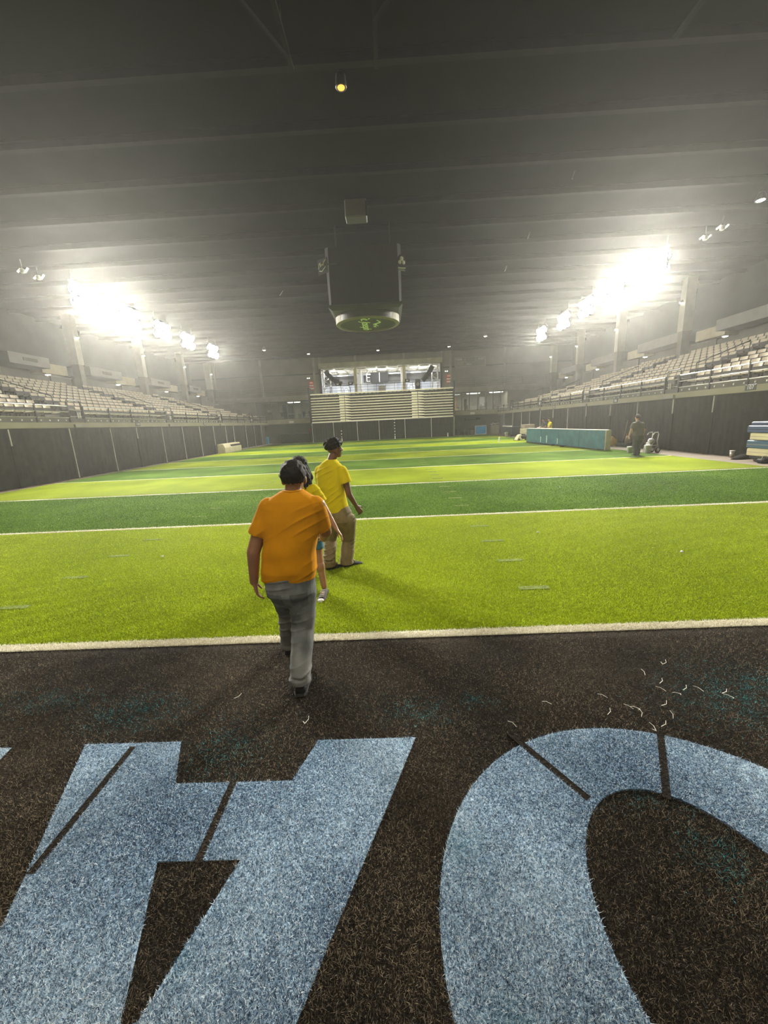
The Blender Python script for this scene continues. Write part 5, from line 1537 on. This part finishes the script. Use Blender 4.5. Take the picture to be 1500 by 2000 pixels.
def person(root, label, sp, skin, group=None):
    vox = sp.get('vox', 0.0048)
    b = MB()
    H = head_mat(*sp['head_rot'])
    hs = sp.get('hs', 1.0)
    head(b, sp['head'], H, hs)
    nk = sp['neck']
    b.cap(nk[0], nk[1], 0.062 * hs, 0.056 * hs)
    b.rings([(c[0], c[1], c[2], c[3] * 0.86, c[4] * 0.86, c[5] if len(c) > 5 else 0) for c in sp['torso']])
    for a in sp['arms']:
        ra = a.get('r', (0.052, 0.043, 0.029))
        b.limb([a['sh'], a['el'], a['wr']], ra)
        hand(b, a['wr'], a['hd'], a['hn'], a['side'], a.get('curl', 0.3), hs)
    for l in sp['legs']:
        b.limb([l['hip'], l['kn'], l['an']], l.get('rb', (0.075, 0.052, 0.038)))
        mid = Vector(l['kn']).lerp(Vector(l['an']), 0.3)
        b.ell(mid, (0.053, 0.056, 0.09))
        f = Vector((math.sin(-l['fy']), math.cos(-l['fy']), 0))
        b.cap(Vector(l['an']) - Vector((0, 0, 0.05)), Vector(l['an']) - Vector((0, 0, 0.055)) + f * 0.1, 0.03, 0.025)
    me = remesh(b, vox, 2)
    me.materials.append(skin)
    o = link('person', me, None, root)
    tag(o, label, 'person', group)
    # shirt
    s = MB()
    s.rings(sp['torso'])
    for a in sp['arms']:
        s.tube(a['sl'][0], a['sl'][1], a['slr'][0], a['slr'][1], 22)
        s.ell(a['sl'][0], (a['slr'][0] * 1.0,) * 3)
    sv = sp.get('svox', 0.0065)
    me = remesh(s, sv, 7)
    displace(me, cloth(sp['seed'], sp.get('fold', 0.006) * 0.5, 30, -16))
    displace(me, cloth(sp['seed'] + 1, sp.get('fold', 0.006) * 1.1, 85, 40, 1.0))
    me.materials.append(sp['shirt'])
    so = link('shirt', me, o)
    c = sp['collar']
    MB().lathe((0, 0, 0), [(c[3], 0.0), (c[3] + 0.008, 0.004), (c[3] + 0.006, 0.016), (c[3] - 0.004, 0.018)], 26).rot_to(lambda p: Vector((c[0] + p.x, c[1] + p.y * c[4], c[2] + p.z + 0.25 * p.y * c[5]))).build('collar', sp['shirt'], so, smooth=True)
    # trousers or shorts
    t = MB()
    t.rings(sp['hips'])
    for l in sp['legs']:
        r = l['rc']
        if l.get('short'):
            e = Vector(l['hip']).lerp(Vector(l['kn']), 0.62)
            t.cap(l['hip'], Vector(l['hip']).lerp(Vector(l['kn']), 0.15), r[0], r[0])
            t.tube(l['hip'], e, r[0], r[1], 22)
        else:
            t.cap(l['hip'], l['kn'], r[0], r[1], 20)
            t.tube(l['kn'], l['an'], r[1], r[2], 20)
            t.ell(l['kn'], (r[1],) * 3)
            t.tube(Vector(l['an']) + Vector((0, 0, 0.02)), Vector(l['an']) - Vector((0, 0, l.get('drop', 0.05))), r[2] * 1.0, r[2] * 1.04, 20)
    me = remesh(t, sv, 9)
    displace(me, cloth(sp['seed'] + 5, sp.get('pfold', 0.009) * 0.4, 40, 22))
    displace(me, cloth(sp['seed'] + 6, sp.get('pfold', 0.009) * 0.9, 100, 26, 1.0))
    me.materials.append(sp['pants'])
    tr = link('shorts' if sp['legs'][0].get('short') else 'trousers', me, o)
    for (x0, x1, z0, z1) in sp.get('pockets', ()):
        n = len(me.vertices)
        co, no = np.empty(n * 3), np.empty(n * 3)
        me.vertices.foreach_get('co', co)
        me.vertices.foreach_get('normal', no)
        co, no = co.reshape(-1, 3), no.reshape(-1, 3)
        ins = (co[:, 0] > x0) & (co[:, 0] < x1) & (co[:, 2] < z1) & (co[:, 2] > z0 + 0.35 * np.abs(co[:, 0] - (x0 + x1) / 2)) & (no[:, 1] < -0.2)
        fs = [tuple(q.vertices) for q in me.polygons if all(ins[i] for i in q.vertices)]
        ids = sorted({i for q in fs for i in q})
        mp_ = {i: j for j, i in enumerate(ids)}
        pk = MB()
        pk.add([tuple(co[i] + no[i] * 0.004) for i in ids] + [tuple(co[i] - no[i] * 0.002) for i in ids], [tuple(mp_[i] for i in q) for q in fs] + [tuple(len(ids) + mp_[i] for i in reversed(q)) for q in fs])
        if fs:
            pk.build('pocket', sp['pocket_mat'], tr, smooth=True)
    for l in sp['legs']:
        f = Vector((math.sin(-l['fy']), math.cos(-l['fy']), 0))
        h = Vector((l['an'][0], l['an'][1], 0)) - f * 0.055
        up, so_ = foot(0, 0.285, 0.054)
        z = l.get('lift', 0.0)
        tilt = l.get('tilt', 0.0)
        so2 = up.build('shoe', sp['shoe'], o, (h.x, h.y, z), 0, True)
        so2.rotation_euler = (tilt, 0, l['fy'])
        so_.build('sole', sp.get('sole', m_white), so2)
        if sp.get('laces'):
            for k in range(5):
                MB().tube((-0.028, 0.12 + 0.022 * k, 0.096 - 0.009 * k), (0.028, 0.13 + 0.022 * k, 0.096 - 0.009 * k), 0.004, n=5).build('lace', m_white, so2)
            MB().ell((0, 0.262, 0.03), (0.036, 0.028, 0.022)).build('toe_cap', m_white, so2, smooth=True)
    # hair
    hb_ = MB()
    hair_blobs(hb_, sp['head'], H, sp['hair_rule'], hs, sp.get('hr', 0.016), 1.05, sp.get('hn_', 520), sp['seed'])
    if 'strands' in sp:
        for st_ in sp['strands']:
            hb_.limb([Vector(sp['head']) + H @ Vector(p) for p in st_], [0.022, 0.024, 0.022, 0.012][:len(st_)])
    me = remesh(hb_, sp.get('hvox', 0.0055), 4)
    rz = np.random.default_rng(sp['seed'])
    pz = rz.uniform(0, 6, 3)
    ha = sp.get('hd', 0.0022)
    displace(me, lambda x, y, z: ha * np.sin(70 * x - 40 * z + pz[2]) * np.sin(55 * y + 80 * z))
    displace(me, lambda x, y, z: 0.0022 * np.sin(150 * x + 90 * y + pz[0]) * np.sin(120 * z + 70 * x + pz[1]))
    me.materials.append(sp['hair'])
    link('hair', me, o)
    for q in (-1, 1):
        e = MB().ell((0, 0, 0), (0.013, 0.008, 0.008), None, 10, 7).build('eye', M('eye_white', (0.7, 0.68, 0.64), 0.3), o, Vector(sp['head']) + H @ Vector((q * 0.030 * hs, 0.0805 * hs, 0.012 * hs)), smooth=True)
        e.rotation_euler = H.to_euler()
        MB().ell((0, 0.0055, 0), (0.005, 0.004, 0.005), None, 8, 6).build('iris', M('eye_dark', (0.03, 0.015, 0.01), 0.2), e, smooth=True)
    return o

def SK(name, col):
    m = M(name, col, 0.5, 0.08, 12, 0.05, 60)
    m.node_tree.nodes['Principled BSDF'].inputs['Subsurface Weight'].default_value = 0.0
    return m
m_skin_a = SK('skin_tan', (0.24, 0.11, 0.055))
m_skin_b = SK('skin_brown', (0.13, 0.058, 0.032))
m_skin_c = SK('skin_warm', (0.33, 0.16, 0.085))
m_skin_d = SK('skin_light', (0.5, 0.28, 0.18))
m_hair = M('black_hair', (0.010, 0.008, 0.006), 0.75, 0.3, 30, 0.3, 90, spec=0.25)
m_hair_b = M('brown_hair', (0.035, 0.02, 0.012), 0.75, 0.3, 30, 0.3, 90, spec=0.25)
def short_hair(x, y, z):
    lim = (-0.62 if y < -0.25 else -0.42) if y < 0 else -0.05 + 0.62 * max(0, y)
    if y > 0.25:
        lim = 0.35
    v = (z - lim)
    return min(1.0, max(0.0, v * 1.7))

# man in the orange shirt, walking away
person((-0.77, 2.78, 0.0), 'person in orange t-shirt and grey jeans walking away, nearest to the camera', dict(
    seed=3, head=(0.045, 0.082, 1.566), head_rot=(0.08, -0.06, 0.0), neck=((0.03, 0.045, 1.42), (0.04, 0.065, 1.53)), hs=1.04,
    torso=[(-0.045, 0.0, 0.82, 0.205, 0.155), (-0.04, 0.0, 0.90, 0.208, 0.165), (-0.025, 0.005, 1.03, 0.200, 0.162), (0.0, 0.015, 1.15, 0.205, 0.155), (0.012, 0.025, 1.28, 0.215, 0.142), (0.02, 0.03, 1.37, 0.205, 0.125), (0.024, 0.034, 1.42, 0.185, 0.11), (0.028, 0.038, 1.455, 0.135, 0.092), (0.03, 0.045, 1.485, 0.085, 0.075)],
    collar=(0.034, 0.05, 1.472, 0.074, 1.0, -0.25),
    arms=[dict(sh=(-0.165, 0.03, 1.37), el=(-0.28, -0.04, 1.05), wr=(-0.312, -0.02, 0.81), hd=(0.10, 0.06, -1), hn=(0.9, 0.35, 0), side=-1, sl=((-0.150, 0.03, 1.365), (-0.243, 0.0, 1.165)), slr=(0.078, 0.080), r=(0.058, 0.050, 0.033)),
          dict(sh=(0.215, 0.03, 1.37), el=(0.225, 0.20, 1.12), wr=(0.16, 0.42, 1.0), hd=(-0.3, 0.9, -0.1), hn=(-0.9, -0.2, -0.3), side=1, sl=((0.195, 0.03, 1.365), (0.212, 0.10, 1.175)), slr=(0.078, 0.080), r=(0.058, 0.050, 0.033))],
    hips=[(-0.04, 0.0, 0.93, 0.18, 0.145), (-0.04, 0.0, 0.82, 0.193, 0.16), (-0.037, -0.008, 0.72, 0.187, 0.165), (-0.035, 0.0, 0.62, 0.11, 0.08), (-0.035, 0, 0.58, 0.05, 0.05)],
    legs=[dict(hip=(-0.125, 0.02, 0.71), kn=(-0.135, 0.17, 0.46), an=(-0.19, 0.27, 0.12), fy=0.12, rc=(0.102, 0.082, 0.068)),
          dict(hip=(0.048, -0.01, 0.71), kn=(0.035, -0.05, 0.42), an=(0.035, -0.28, 0.14), fy=0.05, rc=(0.108, 0.088, 0.074), lift=0.035, tilt=-0.12, drop=0.02)],
    shirt=M('orange_cotton', (0.52, 0.215, 0.002), 0.9, 0.06, 6, 0.12, 120, spec=0.1), pants=M('grey_denim', (0.055, 0.06, 0.062), 0.85, col2=(0.20, 0.20, 0.19), scale=5.0, bump=0.2, bscale=140), shoe=m_black, sole=m_rubber,
    hair=m_hair, hair_rule=short_hair, hr=0.011, hd=0.0008, fold=0.007, pfold=0.010, pockets=((-0.19, -0.065, 0.62, 0.755), (-0.015, 0.11, 0.62, 0.755)), pocket_mat=M('dark_denim', (0.075, 0.08, 0.08), 0.9, 0.25, 12)), m_skin_a)

# girl half hidden, facing this way
strs = []
for k in range(16):
    a = -2.6 + 5.2 * k / 15 - PI / 2
    cx, cy = 0.078 * math.cos(a), -0.012 + 0.088 * math.sin(a)
    wv_ = 0.02 * math.sin(k * 2.1)
    strs.append([(cx * 0.9, cy * 0.9, 0.05), (cx * 1.22, cy * 1.15, -0.03), (cx * 1.45 + wv_, cy * 1.3, -0.11), (cx * 1.4 - wv_, cy * 1.35, -0.19 - 0.02 * (k % 3))])
strs = [s for s in strs if not (s[0][1] > 0.045)]
person((-0.93, 4.3, 0.0), 'person with long dark wavy hair, yellow t-shirt and sneakers, mostly hidden behind others', dict(
    seed=9, head=(-0.10, 0.0, 1.495), head_rot=(2.85, 0.0, 0.0), neck=((-0.08, 0.01, 1.30), (-0.09, 0.005, 1.41)), hs=0.95,
    torso=[(-0.06, 0.0, 0.74, 0.155, 0.12), (-0.06, 0.0, 0.86, 0.15, 0.115), (-0.065, 0.0, 1.0, 0.145, 0.11), (-0.07, 0.0, 1.15, 0.155, 0.11), (-0.075, 0.005, 1.25, 0.15, 0.095), (-0.078, 0.01, 1.30, 0.11, 0.075), (-0.08, 0.01, 1.335, 0.065, 0.06)],
    collar=(-0.08, 0.008, 1.325, 0.062, 1.0, 0.3),
    arms=[dict(sh=(0.055, 0.0, 1.25), el=(0.195, -0.02, 0.95), wr=(0.28, -0.05, 0.79), hd=(0.55, -0.1, -0.8), hn=(-0.7, -0.3, -0.5), side=1, sl=((0.045, 0.0, 1.245), (0.135, -0.01, 1.10)), slr=(0.07, 0.066), r=(0.042, 0.036, 0.024)),
          dict(sh=(-0.21, 0.0, 1.25), el=(-0.27, 0.05, 0.98), wr=(-0.25, 0.0, 0.78), hd=(0.0, -0.1, -1), hn=(0.9, 0, 0), side=-1, sl=((-0.195, 0.0, 1.245), (-0.245, 0.02, 1.09)), slr=(0.07, 0.066), r=(0.042, 0.036, 0.024))],
    hips=[(-0.06, 0.0, 0.86, 0.14, 0.11), (-0.06, 0.0, 0.74, 0.158, 0.125), (-0.06, 0.0, 0.66, 0.15, 0.12)],
    legs=[dict(hip=(0.015, 0.0, 0.74), kn=(0.045, -0.03, 0.45), an=(0.085, -0.06, 0.11), fy=PI - 0.05, rc=(0.085, 0.082, 0.07), short=True, rb=(0.078, 0.05, 0.034)),
          dict(hip=(-0.14, 0.0, 0.74), kn=(-0.15, 0.06, 0.45), an=(-0.15, 0.16, 0.11), fy=PI, rc=(0.085, 0.082, 0.07), short=True, rb=(0.078, 0.05, 0.034))],
    shirt=M('yellow_cotton_b', (0.57, 0.45, 0.004), 0.9, 0.06, 6, 0.12, 120, spec=0.1), pants=M('teal_shorts', (0.02, 0.10, 0.14), 0.8, 0.2, 8), shoe=M('dark_canvas', (0.03, 0.018, 0.018), 0.8, 0.2, 20), laces=True,
    hair=m_hair, hair_rule=lambda x, y, z: min(1, max(0, (z + 0.3 - (1.1 * y if y > 0.2 else 0)) * 1.6)), strands=strs, fold=0.005, pfold=0.005), m_skin_c)

# man in yellow and khaki trousers
person((-0.78, 5.14, 0.0), 'person in yellow t-shirt and baggy khaki trousers walking, face turned to the right', dict(
    seed=17, head=(0.04, 0.035, 1.638), head_rot=(-1.1, 0.05, 0.0), neck=((-0.02, 0.0, 1.44), (0.02, 0.012, 1.56)), hs=1.0,
    torso=[(0.005, 0.0, 0.80, 0.185, 0.145, -0.5), (-0.005, 0.0, 0.90, 0.185, 0.145, -0.5), (-0.025, 0.0, 1.02, 0.188, 0.14, -0.5), (-0.04, 0.0, 1.15, 0.20, 0.14, -0.5), (-0.035, 0.0, 1.28, 0.208, 0.13, -0.5), (-0.028, 0.0, 1.37, 0.20, 0.12, -0.5), (-0.024, 0.0, 1.425, 0.175, 0.105, -0.5), (-0.02, 0.0, 1.468, 0.12, 0.085, -0.5), (-0.014, 0.0, 1.505, 0.074, 0.068, -0.5)],
    collar=(-0.01, 0.003, 1.492, 0.067, 1.0, 0.1),
    arms=[dict(sh=(0.15, -0.06, 1.36), el=(0.205, -0.09, 1.05), wr=(0.285, -0.02, 0.87), hd=(0.5, 0.25, -0.9), hn=(-0.6, 0.7, 0), side=1, sl=((0.13, -0.06, 1.355), (0.178, -0.08, 1.195)), slr=(0.076, 0.08), r=(0.047, 0.041, 0.027), curl=0.5),
          dict(sh=(-0.20, 0.09, 1.36), el=(-0.19, 0.24, 1.11), wr=(-0.06, 0.38, 0.98), hd=(0.6, 0.5, -0.2), hn=(0.2, -0.2, -0.9), side=-1, sl=((-0.18, 0.08, 1.355), (-0.195, 0.16, 1.185)), slr=(0.076, 0.08), r=(0.047, 0.041, 0.027))],
    hips=[(0.01, 0.0, 0.92, 0.155, 0.13, -0.5), (0.025, 0.0, 0.80, 0.19, 0.155, -0.5), (0.045, 0.0, 0.68, 0.205, 0.16, -0.5), (0.045, 0.0, 0.60, 0.16, 0.12, -0.5)],
    legs=[dict(hip=(0.145, -0.03, 0.67), kn=(0.14, 0.04, 0.38), an=(0.105, -0.02, 0.13), fy=-1.0, rc=(0.128, 0.092, 0.092), drop=0.07),
          dict(hip=(-0.06, 0.04, 0.67), kn=(-0.115, 0.06, 0.38), an=(-0.12, -0.12, 0.13), fy=-0.95, rc=(0.12, 0.086, 0.082), drop=0.06)],
    shirt=M('yellow_cotton', (0.60, 0.48, 0.004), 0.9, 0.06, 6, 0.12, 120, spec=0.1), pants=M('khaki_twill', (0.17, 0.125, 0.062), 0.85, 0.2, 9, 0.2, 120), shoe=m_black, sole=m_rubber,
    hair=m_hair, hair_rule=lambda x, y, z: min(1.0, max(0.0, (z - (-0.25 if y < 0.1 else 0.1)) * 2.0)) * (1.25 if y > 0.2 and z > 0.2 else 1.0), hr=0.018, hd=0.008, fold=0.007, pfold=0.012), m_skin_b)

# man in grey by the right drapes
person((10.98, 17.75, 0.0), 'person in dark grey t-shirt and black trousers walking away by the striping cart', dict(
    seed=23, vox=0.009, svox=0.014, hvox=0.01, head=(-0.06, 0.03, 1.665), head_rot=(0.1, 0.0, 0.0), neck=((-0.045, 0.0, 1.45), (-0.055, 0.02, 1.58)), hs=1.05,
    torso=[(0.02, 0, 0.88, 0.225, 0.17), (0.01, 0, 1.0, 0.235, 0.175), (-0.005, 0, 1.15, 0.235, 0.165), (-0.025, 0, 1.3, 0.25, 0.15), (-0.035, 0, 1.40, 0.23, 0.13), (-0.04, 0, 1.46, 0.16, 0.1), (-0.045, 0, 1.50, 0.085, 0.08)],
    collar=(-0.045, 0.0, 1.49, 0.08, 1.0, 0.0),
    arms=[dict(sh=(-0.23, 0, 1.38), el=(-0.32, -0.02, 1.12), wr=(-0.335, 0.06, 0.9), hd=(0.05, 0.1, -1), hn=(0.9, 0, 0), side=-1, sl=((-0.22, 0, 1.38), (-0.30, -0.01, 1.2)), slr=(0.095, 0.085), r=(0.06, 0.05, 0.034)),
          dict(sh=(0.17, 0, 1.38), el=(0.27, -0.02, 1.12), wr=(0.29, 0.05, 0.92), hd=(-0.05, 0.1, -1), hn=(-0.9, 0, 0), side=1, sl=((0.16, 0, 1.38), (0.25, -0.01, 1.2)), slr=(0.095, 0.085), r=(0.06, 0.05, 0.034))],
    hips=[(0.02, 0, 0.98, 0.2, 0.16), (0.03, 0, 0.86, 0.215, 0.17), (0.03, 0, 0.74, 0.21, 0.17), (0.03, 0, 0.66, 0.17, 0.13)],
    legs=[dict(hip=(-0.06, 0, 0.76), kn=(-0.07, 0.05, 0.46), an=(-0.055, -0.02, 0.12), fy=0.1, rc=(0.125, 0.095, 0.07)),
          dict(hip=(0.125, 0, 0.76), kn=(0.14, 0.08, 0.46), an=(0.16, 0.1, 0.12), fy=-0.1, rc=(0.125, 0.095, 0.07))],
    shirt=M('charcoal_cotton', (0.11, 0.10, 0.08), 0.8, 0.1, 6), pants=M('black_twill', (0.045, 0.047, 0.04), 0.8, 0.15, 6), shoe=m_black, sole=m_white,
    hair=m_hair_b, hair_rule=short_hair, fold=0.008, pfold=0.012), m_skin_d)

# two people working behind the teal wall
def worker(root, label, seed, shirt, skin, hair, yaw, arm, rule):
    c, s = math.cos(yaw), math.sin(yaw)
    def W(x, y, z):
        return (x * c - y * s, x * s + y * c, z)
    return person(root, label, dict(
        seed=seed, vox=0.012, svox=0.016, hvox=0.013, head=W(0, 0.10, 1.655), head_rot=(yaw, -0.3, 0.0), neck=(W(0, 0.03, 1.44), W(0, 0.07, 1.57)), hs=1.0,
        torso=[(*W(0, 0, 0.85), 0.18, 0.14, yaw), (*W(0, 0, 1.0), 0.18, 0.135, yaw), (*W(0, 0.01, 1.15), 0.19, 0.135, yaw), (*W(0, 0.02, 1.3), 0.2, 0.13, yaw), (*W(0, 0.03, 1.4), 0.18, 0.115, yaw), (*W(0, 0.03, 1.45), 0.12, 0.09, yaw), (*W(0, 0.035, 1.49), 0.075, 0.07, yaw)],
        collar=(*W(0, 0.035, 1.475), 0.072, 1.0, 0.0),
        arms=[dict(sh=W(-0.18, 0.02, 1.38), el=W(-0.24, 0.1, 1.14), wr=W(*arm[0]), hd=W(0, 0.8, -0.4), hn=W(0, -0.4, -0.8), side=-1, sl=(W(-0.17, 0.02, 1.38), W(-0.225, 0.07, 1.22)), slr=(0.085, 0.075)),
              dict(sh=W(0.18, 0.02, 1.38), el=W(0.24, 0.1, 1.14), wr=W(*arm[1]), hd=W(0, 0.8, -0.4), hn=W(0, -0.4, -0.8), side=1, sl=(W(0.17, 0.02, 1.38), W(0.225, 0.07, 1.22)), slr=(0.085, 0.075))],
        hips=[(*W(0, 0, 0.95), 0.16, 0.13, yaw), (*W(0, 0, 0.84), 0.18, 0.14, yaw), (*W(0, 0, 0.72), 0.175, 0.14, yaw), (*W(0, 0, 0.65), 0.14, 0.11, yaw)],
        legs=[dict(hip=W(-0.09, 0, 0.75), kn=W(-0.1, 0.03, 0.45), an=W(-0.1, 0, 0.12), fy=yaw + 0.1, rc=(0.105, 0.08, 0.065)), dict(hip=W(0.09, 0, 0.75), kn=W(0.1, 0.03, 0.45), an=W(0.1, 0, 0.12), fy=yaw - 0.1, rc=(0.105, 0.08, 0.065))],
        shirt=shirt, pants=M('black_twill', (0.022, 0.022, 0.018)), shoe=m_black, hair=hair, hair_rule=rule), skin)
worker((11.42, 29.6, 0), 'person in dark t-shirt reaching over the teal padded wall', 31, M('black_cotton', (0.03, 0.032, 0.028), 0.8, 0.1, 6), m_skin_d, m_hair_b, 1.9, ((-0.2, 0.42, 1.08), (0.2, 0.45, 1.1)), short_hair)
worker((12.05, 30.1, 0), 'person in bright yellow t-shirt standing behind the teal padded wall', 37, M('bright_yellow', (0.75, 0.66, 0.02), 0.8, 0.06, 6), m_skin_d, m_hair_b, 1.5, ((-0.22, 0.3, 0.98), (0.22, 0.3, 0.95)), short_hair)
